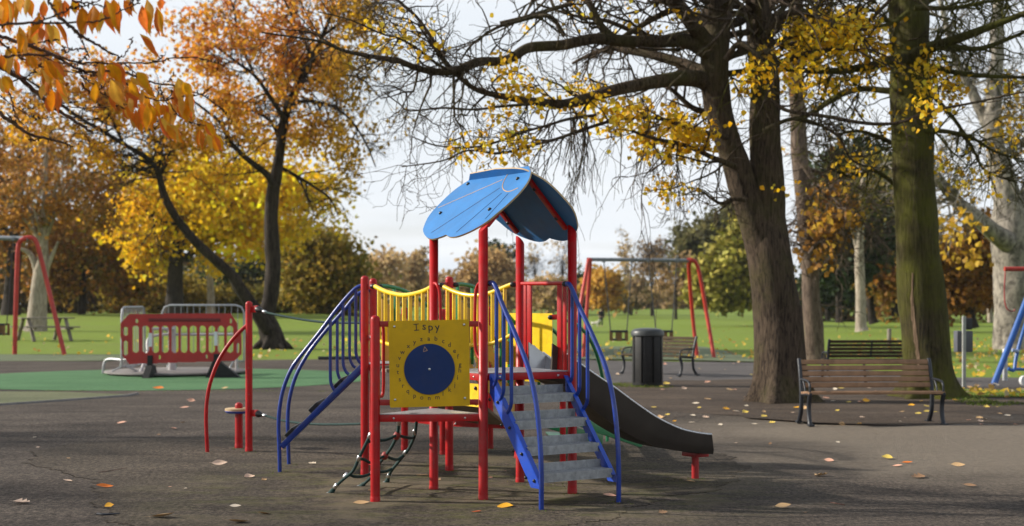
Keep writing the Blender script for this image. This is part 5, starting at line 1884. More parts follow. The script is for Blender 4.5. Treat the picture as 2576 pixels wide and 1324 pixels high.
bg_tree('oak_tree', 'dark leaning trunk right behind the pale straight trunk', (2190, 812), [(2198, 814, 26), (2192, 790, 20), (2186, 720, 17), (2182, 640, 15), (2200, 560, 9)], [(2230, 690, 56, 50, 36, 40, 18)], OLIVE + BROWN, bd, 86, (.3, .5), Y=98)
bg_tree('oak_tree', 'russet oak with two dark trunks, seen left of the pale plane tree', (2440, 822), [(2446, 826, 36), (2442, 800, 26), (2436, 740, 22), (2432, 660, 16), (2430, 600, 9)], [(2430, 660, 95, 60, 90, 46, 20), (2470, 720, 60, 44, 50, 44, 17), (2400, 740, 46, 40, 30, 40, 16), (2500, 600, 90, 60, 50, 44, 20)], [((.40, .18, .03), 3), ((.28, .12, .025), 3), ((.5, .27, .04), 2), ((.16, .10, .03), 1)], bd, 87, (.26, .46), Y=90)
bg_tree('oak_tree', 'thin grey trunk beyond the dog waste bin', (2490, 808), [(2492, 811, 16), (2490, 780, 13), (2488, 720, 12), (2486, 640, 8)], [(2500, 650, 60, 40, 30, 40, 16)], BROWN + OLIVE, M['bark_pale'], 88, (.3, .5), Y=100)
bg_tree('oak_tree', 'dark brown-leaved tree behind the mossy trunk, on its left', (2250, 790), [(2252, 796, 24), (2250, 740, 18), (2248, 680, 12)], [(2250, 690, 70, 60, 60, 44, 20), (2330, 640, 80, 70, 60, 44, 20), (2250, 600, 60, 50, 40, 40, 18)], BROWN + OLIVE, bd, 89, (.35, .6), Y=130)
bg_tree('yew_tree', 'low dark green yew at the far edge behind the slim orange-tufted trunk', (2080, 800), [(2082, 806, 16), (2082, 770, 12), (2084, 720, 8)], [(2080, 720, 70, 36, 60, 44, 15), (2140, 735, 50, 30, 30, 40, 14)], DKGREEN + [((.06, .08, .02), 2)], bd, 90, (.3, .5), 'needle', Y=118)
PP, CC = [], []
for x in range(1960, 2900, 26):
    Y = 160 + g.uniform(-8, 14)
    top = 700 + g.uniform(-20, 20) - (60 if x > 2200 else 0)
    gy = px(at_ground(x, Y))[1]
    c = W(x, (top + gy - 10) / 2, Y)
    Pl, ix = clumps(g, 26, 22, (c, (1.8, 3.5, (gy - top) / 2 * Y / FPX)), .6, .2)
    PP.append(Pl)
    pal = BROWN + OLIVE + DKGREEN
    base = palette(g, 1, pal, .2)[0]
    CC.append(.5 * palette(g, len(Pl), pal, .25) + .5 * base)
PP, CC = np.concatenate(PP), np.concatenate(CC)
kind(leaf_mesh('woodland', PP, g.uniform(.4, .8, len(PP)), CC, M['leaf'], rng=g, org=(40, 160, 1)), 'stuff')
# ---------------------------------------------------------------- benches
def make_bench(name, label, group, slat):
    t = thing(name, label, 'bench', (0, 0, 0), 0, group)
    L = 1.80
    seat = MB()
    for i, y in enumerate((-.235, -.155, -.075, .005, .085)):
        z = .43 + (.012 if i == 0 else 0) * -1 - .006 * i
        seat.box((0, y, z), (L, .066, .03))
    seat.build('seat', M[slat], t, bevel=.005)
    back = MB()
    for i, z in enumerate((.50, .575, .65, .725, .80)):
        y = .165 + (z - .45) * .30
        back.box((0, y, z), (L, .028, .062), Matrix.Rotation(R(-16), 3, 'X'))
    back.build('backrest', M[slat], t, bevel=.005)
    for sx in (-1, 1):
        x = sx * (L / 2 - .02)
        m = MB()
        tb = lambda pts, r: m.tube([V((x, y, z)) for y, z in cr(pts, 5)], r, 8)
        tb([(-.27, .0), (-.235, .03), (-.19, .16), (-.195, .29), (-.25, .405)], .03)
        tb([(.30, .0), (.27, .03), (.185, .15), (.165, .28), (.16, .41)], .03)
        tb([(-.27, .405), (-.1, .40), (.06, .385), (.17, .40)], .02)
        tb([(.16, .40), (.185, .52), (.225, .68), (.285, .845)], .028)
        tb([(.20, .575), (.08, .58), (-.06, .575), (-.17, .56), (-.225, .525), (-.235, .47), (-.235, .41)], .016)
        tb([(-.03, .40), (.0, .48), (.07, .57)], .012)
        m.box((x, -.28, .012), (.07, .1, .024))
        m.box((x, .30, .012), (.07, .1, .024))
        m.build('end_frame', M['iron'], t, smooth=60)
    m = MB()
    m.box((0, .252, .645), (.03, .012, .36), Matrix.Rotation(R(-16), 3, 'X'))
    m.box((0, -.07, .405), (.03, .33, .012))
    m.build('centre_strap', M['iron'], t)
    return t


GB = 'park benches with cast iron ends'
b1 = make_bench('park_bench', 'front park bench with clean brown slats, in front of the two big trunks', GB, 'slat')
p = G(2192, 1067)
b1.location = (p.x, p.y + .02, .0)
b1.rotation_euler = (0, 0, R(4))
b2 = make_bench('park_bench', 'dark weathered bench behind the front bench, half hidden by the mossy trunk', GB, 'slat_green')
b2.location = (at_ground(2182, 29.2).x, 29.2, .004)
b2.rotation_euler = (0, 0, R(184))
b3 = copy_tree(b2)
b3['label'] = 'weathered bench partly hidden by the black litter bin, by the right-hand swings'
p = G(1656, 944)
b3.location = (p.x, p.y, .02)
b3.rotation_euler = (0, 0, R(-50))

# ---------------------------------------------------------------- litter bin
p = G(1629, 972)
bin_ = thing('litter_bin', 'black slatted litter bin with a domed lid, standing beside a bench', 'bin', (p.x, p.y, 0))
m = MB()
m.lathe([(.255, .0), (.255, .96)], (0, 0, 0), 24)
for k in range(9):
    a = 2 * math.pi * (k + .62) / 9
    m.box((math.cos(a) * .268, math.sin(a) * .268, .51), (.03, .158, .90), Matrix.Rotation(a, 3, 'Z'))
m.build('body', M['bin'], bin_, bevel=.006)
m = MB()
m.lathe([(.29, 0.03), (.292, .075), (.27, .085)], (0, 0, 0), 28)
m.build('base_ring', M['bin'], bin_)
m = MB()
m.lathe([(.30, .955), (.318, .97), (.318, 1.03), (.305, 1.06), (.26, 1.09), (.15, 1.11), (.01, 1.116)], (0, 0, 0), 32)
m.build('lid', simple('bin_lid_plastic', (.045, .05, .052), .4, var=.2), bin_)

# ---------------------------------------------------------------- roundabout, barriers
p = V(((442 - 1288) * 31.9 / FPX, 31.9, 0))
rb = thing('roundabout', 'grey playground roundabout with pale rails, closed off behind the red barrier', 'roundabout', p)
m = MB()
m.lathe([(1.50, .03), (1.56, .045), (1.56, .075), (1.54, .085), (.05, .09)], p, 48)
m.build('platform', simple('worn_grey_deck', (.24, .22, .21), .6, .2, var=.3, scale=3, dirt=.4), rb, p)
pale = simple('pale_grey_rail_paint', (.52, .50, .50), .45, .1, var=.15)
m = MB()
m.lathe([(.10, .08), (.085, .2), (.085, 1.13), (.07, 1.15), (.01, 1.16)], V((W(433, 800, 31.9).x, 31.9, 0)), 18)
m.build('centre_post', pale, rb, p)
for pts in ([(383, 940, 30.9), (383, 900, 30.9), (383, 833, 30.9), (388, 828, 31.), (436, 828, 31.8)],
            [(595, 940, 31.9), (595, 900, 31.9), (595, 848, 31.9), (590, 842, 31.9), (520, 842, 31.9), (440, 842, 31.9)],
            [(428, 938, 32.9), (428, 900, 32.9), (428, 850, 32.9), (424, 835, 32.8), (410, 826, 32.5)],
            [(350, 944, 31.2), (360, 920, 31.4), (371, 890, 31.6), (376, 850, 31.8), (430, 840, 31.9)]):
    rail('rail', [W(*q) for q in pts], .032, 'galv', 10, None, 5)
    o = bpy.context.scene.objects[-1]
    o = [x for x in SC.objects if x.name.startswith('rail') and x.parent is None][-1]
    o.parent = rb
    o.location = PF - p
    o.data.materials[0] = pale


def holed_plate(name, outline, holes, nu, nv, box, to3, th, mat, parent, org):
    """plate cut from a fine grid: outline test and hole test in plate coordinates"""
    x0, y0, x1, y1 = box

    def inside(x, y):
        c = False
        n = len(outline)
        for i in range(n):
            xa, ya = outline[i]
            xb, yb = outline[(i + 1) % n]
            if (ya > y) != (yb > y) and x < (xb - xa) * (y - ya) / (yb - ya) + xa:
                c = not c
        return c

    def hole(x, y):
        for hx0, hy0, hx1, hy1, r in holes:
            if hx0 < x < hx1 and hy0 < y < hy1:
                dx = max(hx0 + r - x, x - hx1 + r, 0)
                dy = max(hy0 + r - y, y - hy1 + r, 0)
                if dx * dx + dy * dy < r * r:
                    return True
        return False
    fx = lambda u: x0 + (x1 - x0) * u
    fy = lambda v: y0 + (y1 - y0) * v
    return cell_plate(name, nu, nv, lambda u, v: inside(fx(u), fy(v)) and not hole(fx(u), fy(v)), lambda u, v: to3(fx(u), fy(v)), (0, th, 0), mat, parent, org)


YB = 30.3
zx = lambda x, y, Y=YB: W((260 + x / 4.728) * .8944, (820 + y / 4.728) * .8944, Y)
p = V((zx(1150, 1130).x, YB, 0))
bar = thing('plastic_barrier', 'red plastic pedestrian barrier with two white reflective bars and black rubber feet', 'barrier', p)
outl = [(490, 300), (1832, 292), (1916, 420), (1926, 530), (1975, 570), (1975, 830), (1890, 922), (490, 966), (398, 860), (386, 640), (372, 600), (372, 425)]
sl_ = [(408, 470, 470, 590, 28), (405, 655, 470, 850, 28)] + [(a_, 458, b_, 815, 38) for a_, b_ in ((525, 618), (655, 752), (788, 884), (914, 1010), (1046, 1142), (1170, 1262), (1290, 1386), (1416, 1506), (1541, 1628), (1664, 1748), (1784, 1870))] + [(566, 365, 604, 425, 18), (1820, 360, 1856, 425, 18), (875, 845, 910, 905, 16), (1500, 840, 1535, 895, 16), (1915, 690, 1950, 820, 16)]
holed_plate('panel', outl, sl_, 200, 84, (365, 285, 1985, 975), zx, .06, M['barrier'], bar, p)
m = MB()
m.beam(zx(745, 380, YB - .006), zx(1700, 380, YB - .006), .012, .07)
m.build('rail_recess', simple('recess_shade_red', (.16, .01, .012), .5), bar, p, bevel=.003)  # raised dark red strip; its colour stands in for shade in a recess
for x, ya, yb in ((770, 555, 735), (1640, 535, 720)):
    m = MB()
    m.beam(zx(x, yb, YB - .008), zx(x, ya, YB - .008), .075, .016, up=V((0, 1, 0)))
    m.build('reflective_strip', M['white_tape'], bar, p)
f1, f2 = zx(768, 1130), zx(1650, 1100)
m = MB()
m.slab([V((f1.x - .075, YB - .42, 0)), V((f1.x - .075, YB + .42, 0)), V((f1.x - .055, YB + .12, .26)), V((f1.x - .055, YB - .12, .26))], V((-1, 0, 0)), .14)
m.box((f1.x, YB, .35), (.11, .09, .25))
m.build('foot', M['rubber_foot'], bar, p, bevel=.01)
m = MB()
m.slab([V((f2.x - .22, YB - .1, 0)), V((f2.x + .52, YB - .1, 0)), V((f2.x + .06, YB - .1, .36)), V((f2.x - .06, YB - .1, .36))], V((0, -1, 0)), .2)
m.box((f2.x, YB, .38), (.11, .09, .25))
m.build('foot', M['rubber_foot'], bar, p, bevel=.01)


def crowd_barrier(label, a, b, z0, z1):
    a, b = V(a), V(b)
    c = (a + b) / 2
    t = thing('crowd_barrier', label, 'barrier', c, 0, 'grey metal crowd barriers by the roundabout')
    d = (b - a).normalized()
    L = (b - a).length
    m = MB()
    pts = [a + Z3 * z0, a + Z3 * (z1 - .18), a + d * .06 + Z3 * (z1 - .05), a + d * .2 + Z3 * z1, b - d * .2 + Z3 * z1, b - d * .06 + Z3 * (z1 - .05), b + Z3 * (z1 - .18), b + Z3 * z0]
    m.tube(pts, .026, 8)
    m.tube([a + Z3 * z0, b + Z3 * z0], .02, 8)
    m.build('frame', M['galv'], t, c)
    n = int(L / .15)
    for k in range(1, n):
        q = a.lerp(b, k / n)
        m = MB()
        m.tube([q + Z3 * z0, q + Z3 * z1], .009, 6)
        m.build('upright_bar', M['galv'], t, c)
    for q in (a.lerp(b, .12), a.lerp(b, .88)):
        s_ = d.cross(Z3)
        m = MB()
        m.tube([q - s_ * .3, q - s_ * .27 + Z3 * .1, q + Z3 * (z0 + .02), q + s_ * .27 + Z3 * .1, q + s_ * .3], .02, 8)
        m.build('foot', M['galv'], t, c)
    return t


y2 = 33.6
crowd_barrier('wide grey metal crowd barrier standing behind the red plastic barrier', (W(403, 0, y2).x, y2 + .2, 0), (W(616, 0, y2).x, y2 - .1, 0), .22, 1.54)
crowd_barrier('grey metal crowd barrier turned end-on at the left of the roundabout', (W(306, 0, 30.9).x, 30.9, 0), (W(364, 0, 32.6).x, 32.6, 0), .2, 1.50)
p = G(282, 938)
st_ = thing('barrier_stand', 'bent grey tube stand on the green surface, left of the red barrier', 'stand', p)
m = MB()
m.tube(cr([tuple(W(*q)) for q in ((259, 941, 31.9), (261, 920, 31.9), (266, 908, 31.9), (278, 904, 31.8), (306, 906, 31.5))], 5), .03, 10)
m.build('bent_tube', M['galv'], st_, p)
m = MB()
m.tube(cr([tuple(W(*q)) for q in ((301, 936, 32.6), (304, 916, 32.5), (310, 906, 32.4), (322, 905, 32.2))], 5), .026, 10)
m.build('bent_tube', M['galv'], st_, p)


# ---------------------------------------------------------------- swings
def px_tube(name, pts, r, mat, parent, org, n=10, sm=5):
    m = MB()
    m.tube(cr([tuple(W(*q)) for q in pts], sm), r, n)
    return m.build(name, M[mat], parent, org, smooth=60)


def cradle(parent, org, l, r, top, bot, Y, tl, tr):
    """toddler seat between two chains"""
    a, b = W(l, top, Y), W(r, top, Y)
    c = (a + b) / 2
    w, hgt = (b - a).length, (bot - top) * Y / FPX
    m = MB()
    m.box(c - Z3 * (hgt - .04), (w * .92, .34, .06))
    s_ = m.build('swing_seat', M['black'], parent, org, bevel=.01)
    for sx in (-1, 1):
        for sy in (-1, 1):
            g = MB()
            g.box(c + V((sx * w * .47, sy * .2, -hgt / 2)), (.07, .05, hgt))
            g.build('seat_corner', M['old_wood'] if 0 else M['cradle_tan'], s_, org, bevel=.006)
    for sy in (-1, 1):
        g = MB()
        g.box(c + V((0, sy * .215, -.02)), (w * 1.04, .05, .06))
        g.build('seat_rail', M['black'], s_, org, bevel=.006)
        g = MB()
        g.box(c + V((0, sy * .21, -hgt * .5)), (.16, .03, hgt))
        g.build('seat_strap', M['cradle_tan'], s_, org)
    for q, tq in ((a, tl), (b, tr)):
        t_ = W(tq[0], tq[1], Y)
        g = MB()
        n = 40
        P = [q.lerp(t_, k / n) + V((.006 * (-1) ** k, 0, 0)) for k in range(n + 1)]
        g.tube(P, .017, 5)
        g.build('chain', M['chain'], s_, org)
        g = MB()
        g.box(t_, (.10, .12, .12))
        g.build('hanger', M['swing_grey'], s_, org, bevel=.01)
    return s_


M['cradle_tan'] = simple('worn_tan_rubber', (.20, .11, .035), .7, var=.25, scale=12)
Ys = 42.0
p = at_ground(1610, Ys)
sw = thing('swing_set', 'red-legged swing set with grey beam and two cradle seats, beyond the black bin', 'swing', p)
px_tube('top_beam', [(1476, 653, Ys), (1600, 654, Ys), (1740, 656, Ys)], .055, 'swing_grey', sw, p, 12)
for pts in ([(1487, 655, Ys), (1481, 656, Ys - .1), (1474, 690, Ys - .3), (1455, 800, Ys - .8), (1440, 885, Ys + .2)], [(1476, 653, Ys), (1484, 657, Ys), (1483, 690, Ys), (1478, 760, Ys), (1467, 899, Ys - .2)],
            [(1745, 656, Ys), (1735, 658, Ys), (1734, 690, Ys + .2), (1743, 800, Ys + .5), (1754, 899, Ys + .4)], [(1728, 655, Ys), (1742, 654, Ys), (1752, 664, Ys), (1761, 694, Ys), (1778, 790, Ys), (1797, 903, Ys - .4)]):
    px_tube('leg', pts, .058, 'swing_red', sw, p, 12)
cradle(sw, p, 1536, 1577, 832, 858, Ys, (1519, 655), (1590, 655))
cradle(sw, p, 1650, 1690, 832, 858, Ys, (1631, 655), (1703, 655))

Ys = 44.2
p = at_ground(60, Ys)
sw = thing('swing_set', 'tall red swing frame with one cradle seat at the left edge, by the lawn', 'swing', p)
px_tube('leg', [(37, 893, Ys), (39, 800, Ys), (43, 680, Ys), (46, 622, Ys), (52, 606, Ys), (68, 600, Ys)], .072, 'swing_red', sw, p, 12)
px_tube('leg', [(60, 600, Ys), (76, 598, Ys), (88, 604, Ys), (98, 630, Ys), (121, 722, Ys), (163, 896, Ys - .3)], .072, 'swing_red', sw, p, 12)
px_tube('leg', [(-330, 893, Ys + 1), (-326, 800, Ys + 1), (-320, 622, Ys + 1), (-300, 596, Ys + 1)], .072, 'swing_red', sw, p, 12)
px_tube('leg', [(-300, 596, Ys + 1), (-280, 622, Ys + 1), (-200, 893, Ys + 1)], .072, 'swing_red', sw, p, 12)
px_tube('top_beam', [(72, 601, Ys), (-60, 598, Ys + .4), (-305, 596, Ys + 1)], .075, 'swing_grey', sw, p, 12)
cradle(sw, p, -22, 17, 815, 844, Ys, (-50, 600), (34, 601))

# blue frame at the right edge
p = V((W(2560, 968, 27.4).x, 27.6, 0))
bf = thing('rope_swing', 'blue tube play frame with a red cross bar, cut by the right edge', 'swing', p)
px_tube('leg', [(2500, 968, 27.4), (2540, 866, 27.6), (2580, 762, 27.8), (2618, 662, 28)], .062, 'blue_frame', bf, p, 12)
px_tube('leg', [(2760, 968, 27.4), (2690, 800, 27.7), (2634, 662, 28)], .062, 'blue_frame', bf, p, 12)
px_tube('cross_bar', [(2527, 677, 27.9), (2580, 677, 27.9), (2680, 676, 27.9)], .045, 'swing_red', bf, p, 12)
px_tube('brace', [(2536, 928, 27.3), (2551, 931, 27.3), (2555, 905, 27.35), (2563, 872, 27.4), (2578, 822, 27.5), (2605, 740, 27.8)], .035, 'blue_frame', bf, p, 10)
px_tube('brace', [(2551, 929, 27.4), (2600, 930, 27.4), (2660, 931, 27.4)], .03, 'blue_frame', bf, p, 10)
px_tube('foot_rest', [(2546, 881, 27.35), (2563, 884, 27.35)], .035, 'pale_blue', bf, p, 10)
px_tube('rope', [(2529, 684, 27.9), (2527, 720, 27.9), (2528, 760, 27.9), (2536, 780, 27.9), (2550, 783, 27.9), (2553, 778, 27.9)], .014, 'ball', bf, p, 6)
m = MB()
c = W(2578, 958, 27.2)
m.lathe([(.02, -.05), (.10, -.045), (.105, .045), (.02, .05)], c, 16, (0.2, -1, 0))
m.build('wheel_guard', simple('white_plastic', (.62, .62, .62), .5), bf, p)

# post with dog waste bin, bollards
p = G(2425, 974)
db = thing('waste_bin_post', 'grey post carrying a dark dog waste bin, right of the mossy trunk', 'waste bin', p)
m = MB()
m.box(p + Z3 * .66, (.062, .062, 1.36))
m.build('post', simple('pale_grey_post', (.36, .37, .35), .6, .1, var=.2), db, p, bevel=.006)
m = MB()
m.box(W(2423, 859, p.y + .15), (.30, .24, .40))
m.build('bin_box', simple('slate_bin', (.085, .09, .11), .5, var=.2), db, p, bevel=.02)
m = MB()
m.box(W(2435, 815, p.y + .08), (.11, .16, .22))
m.build('bag_dispenser', M['iron'], db, p, bevel=.008)
for x, y, hh, w_, lb in ((2237, 872, .62, .16, 'short dark wooden post on the lawn, behind the weathered bench'), (2528, 958, .62, .11, 'short pale post at the foot of the blue play frame')):
    p = G(x, y)
    o = MB()
    o.lathe([(w_ / 2, -.05), (w_ / 2, hh * 1.0), (w_ * .42, hh + .03), (.01, hh + .035)], p, 12)
    tag(o.build('bollard', M['old_wood' if x < 2300 else 'galv'], None, p), lb, 'bollard')

# picnic table
p = at_ground(112, 58)
pt = thing('picnic_table', 'grey weathered picnic table with fixed benches, under the pale plane tree', 'picnic table', p, R(38))
pt.scale = (1.22, 1.22, 1.22)
m = MB()
for i in range(5):
    m.box((0, -.30 + .15 * i, .74), (1.8, .135, .04))
m.build('table_top', M['old_wood'], pt, bevel=.006)
for s in (-1, 1):
    m = MB()
    for i in range(2):
        m.box((0, s * (.66 + .14 * i), .44), (1.8, .125, .04))
    m.build('bench_seat', M['old_wood'], pt, bevel=.006)
for sx in (-.62, .62):
    for s in (-1, 1):
        m = MB()
        m.beam((sx, s * .78, -.02), (sx, s * .26, .72), .05, .11, up=V((1, 0, 0)))
        m.build('leg', M['old_wood'], pt)
    m = MB()
    m.beam((sx + .05, -.8, .395), (sx + .05, .8, .395), .045, .09)
    m.build('cross_bar', M['old_wood'], pt)


# ---------------------------------------------------------------- person with a dog, far on the lawn
def skinned(name, pts, edges, mat, parent, lv=2):
    """one continuous surface grown over a joint skeleton: pts (x, y, z, radius)"""
    me = bpy.data.meshes.new(name)
    me.from_pydata([q[:3] for q in pts], edges, [])
    o = bpy.data.objects.new(name, me)
    COL.objects.link(o)
    o.modifiers.new('skin', 'SKIN')
    s = o.modifiers.new('sub', 'SUBSURF')
    s.levels = s.render_levels = lv
    if not me.skin_vertices:
        bm = bmesh.new()
        bm.from_mesh(me)
        bm.verts.layers.skin.verify()
        bm.to_mesh(me)
        bm.free()
    for i, q in enumerate(pts):
        me.skin_vertices[0].data[i].radius = (q[3], q[3] * (q[4] if len(q) > 4 else 1))
    me.skin_vertices[0].data[0].use_root = True
    dg = bpy.context.evaluated_depsgraph_get()
    m2 = bpy.data.meshes.new_from_object(o.evaluated_get(dg))
    bpy.data.objects.remove(o)
    m2.name = name
    m2.materials.clear()
    m2.materials.append(mat)
    m2.polygons.foreach_set('use_smooth', [True] * len(m2.polygons))
    o = bpy.data.objects.new(name, m2)
    COL.objects.link(o)
    o.parent = parent
    return o


p = G(1512, 823)
pe = thing('person', 'distant person in a dark jacket and dark trousers walking away on the lawn', 'person', p, R(12))
ks = 47 * p.y / FPX / 1.75
pe.scale = (ks, ks, ks)
skinned('body', [(0, 0, .93, .115), (0, 0, 1.12, .11), (0, -.01, 1.32, .13), (0, 0, 1.45, .075), (0, -.01, 1.53, .05), (0, -.02, 1.63, .088), (0, -.02, 1.72, .07),
                 (.09, 0, .88, .09), (.10, -.05, .50, .062), (.10, .06, .09, .042), (.10, -.08, .04, .04), (-.09, 0, .88, .09), (-.10, .06, .50, .062), (-.11, .20, .12, .042), (-.11, .08, .04, .04),
                 (.18, 0, 1.42, .055), (.24, .03, 1.15, .045), (.25, -.04, .93, .035), (.25, -.07, .84, .035), (-.18, 0, 1.42, .055), (-.24, -.02, 1.15, .045), (-.22, -.12, .98, .035), (-.21, -.18, .92, .035)],
        [(0, 1), (1, 2), (2, 3), (3, 4), (4, 5), (5, 6), (0, 7), (7, 8), (8, 9), (9, 10), (0, 11), (11, 12), (12, 13), (13, 14), (3, 15), (15, 16), (16, 17), (17, 18), (3, 19), (19, 20), (20, 21), (21, 22)], M['skin'], pe)
skinned('trousers', [(0, 0, .95, .13), (.09, 0, .86, .10), (.10, -.05, .50, .078), (.10, .05, .12, .06), (-.09, 0, .86, .10), (-.10, .06, .50, .078), (-.11, .19, .14, .06)], [(0, 1), (1, 2), (2, 3), (0, 4), (4, 5), (5, 6)], M['jeans'], pe)
skinned('jacket', [(0, 0, .90, .14), (0, 0, 1.12, .14), (0, -.01, 1.34, .155), (0, 0, 1.47, .085), (.18, 0, 1.42, .075), (.24, .03, 1.15, .062), (.25, -.03, .95, .05), (-.18, 0, 1.42, .075), (-.24, -.02, 1.15, .062), (-.22, -.11, .99, .05)], [(0, 1), (1, 2), (2, 3), (3, 4), (4, 5), (5, 6), (3, 7), (7, 8), (8, 9)], M['jacket'], pe)
m = MB()
m.lathe([(.075, 1.62), (.098, 1.66), (.096, 1.71), (.07, 1.75), (.01, 1.765)], (0, .0, 0), 14)
m.build('hair', M['hair'], pe)
p = G(1497, 824)
dg_ = thing('dog', 'small pale dog on the lawn beside the distant person', 'dog', p, R(70))
dg_.scale = (ks * 1.1,) * 3
skinned('body', [(0, .22, .36, .10), (0, 0, .36, .11), (0, -.2, .38, .12), (0, -.32, .50, .075), (0, -.40, .60, .085), (0, -.52, .57, .045), (.06, .25, .30, .06), (.07, .20, .17, .035), (.07, .27, .10, .025), (.07, .25, .02, .028), (-.06, .25, .30, .06), (-.07, .20, .17, .035), (-.07, .27, .10, .025), (-.07, .25, .02, .028),
                 (.06, -.2, .28, .05), (.06, -.2, .13, .028), (.06, -.21, .02, .028), (-.06, -.2, .28, .05), (-.06, -.2, .13, .028), (-.06, -.21, .02, .028), (0, .34, .42, .035), (0, .44, .56, .02), (.06, -.37, .68, .025), (.075, -.38, .60, .02), (-.06, -.37, .68, .025), (-.075, -.38, .60, .02)],
        [(0, 1), (1, 2), (2, 3), (3, 4), (4, 5), (0, 6), (6, 7), (7, 8), (8, 9), (0, 10), (10, 11), (11, 12), (12, 13), (2, 14), (14, 15), (15, 16), (2, 17), (17, 18), (18, 19), (0, 20), (20, 21), (4, 22), (22, 23), (4, 24), (24, 25)], M['dogfur'], dg_)
# ---------------------------------------------------------------- cherry branch reaching in at the upper left (about 6.5 m away)
YN = 6.6
zt = lambda x, y, Y=YN: W(x * .32425, y * .32425, Y)
root = V((-4.6, 7.2, 0))
cher = thing('cherry_tree', 'near cherry branch with long hanging orange leaves, reaching in from the upper left', 'tree', root)
rc_ = random.Random(5)
gc = np.random.default_rng(5)
mb = MB()
mb.tube([V(q[:3]) for q in cr([(-4.6, 7.2, -.1), (-4.62, 7.2, .6), (-4.5, 7.15, 1.5), (-4.3, 7.1, 2.2)], 5)], [.17, .165, .155, .15, .145, .14, .135, .13, .125, .12, .118, .115, .112, .11, .11, .11], 14)
tips_left = []
for tgt, r0, r1 in ((zt(-40, 270), .075, .02), (zt(-40, 500), .075, .024), (zt(-40, 860), .07, .02), (zt(-40, 180, 6.3), .06, .012), (V((-5.6, 7.6, 4.4)), .09, .03), (V((-4.4, 8.4, 4.8)), .08, .03), (V((-3.4, 6.9, 4.6)), .07, .02)):
    a_ = V((-4.3, 7.1, 2.15))
    m_ = a_.lerp(tgt, .5) + V((-.1, .1, .18))
    q = cr([tuple(a_), tuple(m_), tuple(tgt)], 6)
    mb.tube([V(v_) for v_ in q], [r0 + (r1 - r0) * k / 12 for k in range(13)], 10)
mb.build('trunk', M['bark_cherry'], cher, root)
T_ = [
    ([(-60, 262), (0, 282), (170, 340), (300, 382), (430, 440), (580, 525), (720, 562), (900, 545), (1050, 590), (1200, 640), (1400, 685), (1560, 735), (1700, 830), (1775, 905)], 30, 6, 0),
    ([(-60, 280), (0, 318), (110, 420), (250, 490), (400, 540), (600, 565), (760, 590)], 18, 6, .15),
    ([(-60, 450), (0, 442), (150, 430), (400, 430), (600, 482), (800, 490), (1000, 490), (1180, 492), (1300, 460), (1480, 443), (1620, 470), (1735, 512)], 20, 6, -.1),
    ([(-60, 190), (150, 182), (350, 176), (480, 180), (700, 170), (830, 140), (950, 80), (1060, 30), (1075, 0)], 20, 6, -.2),
    ([(250, 190), (330, 160), (450, 110), (560, 65), (660, 45), (760, 10), (800, -40)], 14, 6, -.25),
    ([(460, 130), (560, 220), (620, 270), (720, 330), (820, 390), (930, 442)], 26, 12, -.2),
    ([(370, -40), (385, 20), (420, 80), (462, 135)], 20, 16, -.2),
    ([(-60, 480), (0, 520), (150, 600), (280, 720), (380, 800), (500, 890), (620, 962), (720, 1030)], 44, 20, .3),
    ([(-60, 840), (0, 880), (120, 970), (250, 1050), (380, 1080), (480, 1105), (560, 1140)], 34, 12, .35),
    ([(950, 630), (1020, 680), (1100, 740), (1250, 785), (1400, 750), (1560, 730), (1650, 670)], 14, 6, .05),
    ([(780, 715), (900, 790), (1000, 870), (1100, 930), (1230, 945)], 12, 6, .1),
    ([(1290, 785), (1380, 890), (1480, 950), (1600, 980)], 11, 6, .1),
    ([(640, 650), (660, 690), (720, 715), (790, 690), (820, 640)], 11, 9, .15),
    ([(600, 545), (640, 600), (700, 640), (760, 672)], 10, 6, .15),
    ([(900, 470), (930, 455), (1000, 380), (1030, 290)], 11, 7, -.1),
    ([(440, 820), (550, 832), (700, 840), (900, 820), (1080, 790)], 9, 5, .3),
    ([(1240, 665), (1255, 720), (1272, 762)], 9, 7, 0), ([(1290, 775), (1350, 700), (1400, 660)], 11, 8, .05), ([(1300, 640), (1340, 590), (1355, 580)], 9, 7, 0),
    ([(200, 345), (350, 325), (400, 318), (460, 312)], 12, 9, 0), ([(20, 660), (150, 612), (230, 580), (290, 520), (325, 488)], 12, 6, .1),
    ([(955, 480), (1000, 530), (1060, 575)], 12, 9, 0), ([(30, 650), (60, 700), (100, 820), (130, 910), (180, 970)], 14, 8, .3), ([(-40, 720), (0, 742), (120, 830), (280, 920), (420, 900)], 10, 5, .3),
    ([(620, 480), (660, 440), (680, 410), (640, 340), (620, 280)], 10, 9, -.1), ([(500, 420), (540, 395), (620, 375), (680, 400)], 9, 6, -.1), ([(560, 545), (700, 580), (780, 600)], 8, 5, 0),
    ([(100, 400), (200, 410), (330, 440), (460, 490), (640, 500), (760, 505)], 11, 6, .1), ([(1000, 40), (1020, 20), (1050, -30)], 10, 8, -.2), ([(1180, 490), (1250, 450), (1290, 400)], 8, 5, -.1),
    ([(560, 8), (640, 20), (760, 40), (810, 65)], 14, 8, -.25), ([(270, 1085), (330, 1075), (400, 1070)], 10, 7, .35), ([(600, 940), (680, 925), (770, 920)], 9, 5, .3), ([(230, 1060), (245, 1080), (250, 1095)], 9, 7, .35), ([(60, 880), (90, 930), (130, 960)], 10, 6, .3), ([(460, 800), (540, 800), (620, 790)], 8, 5, .3), ([(480, 400), (510, 370), (560, 380)], 7, 5, -.1),
]
tw = MB()
KW = .32425 * YN / FPX
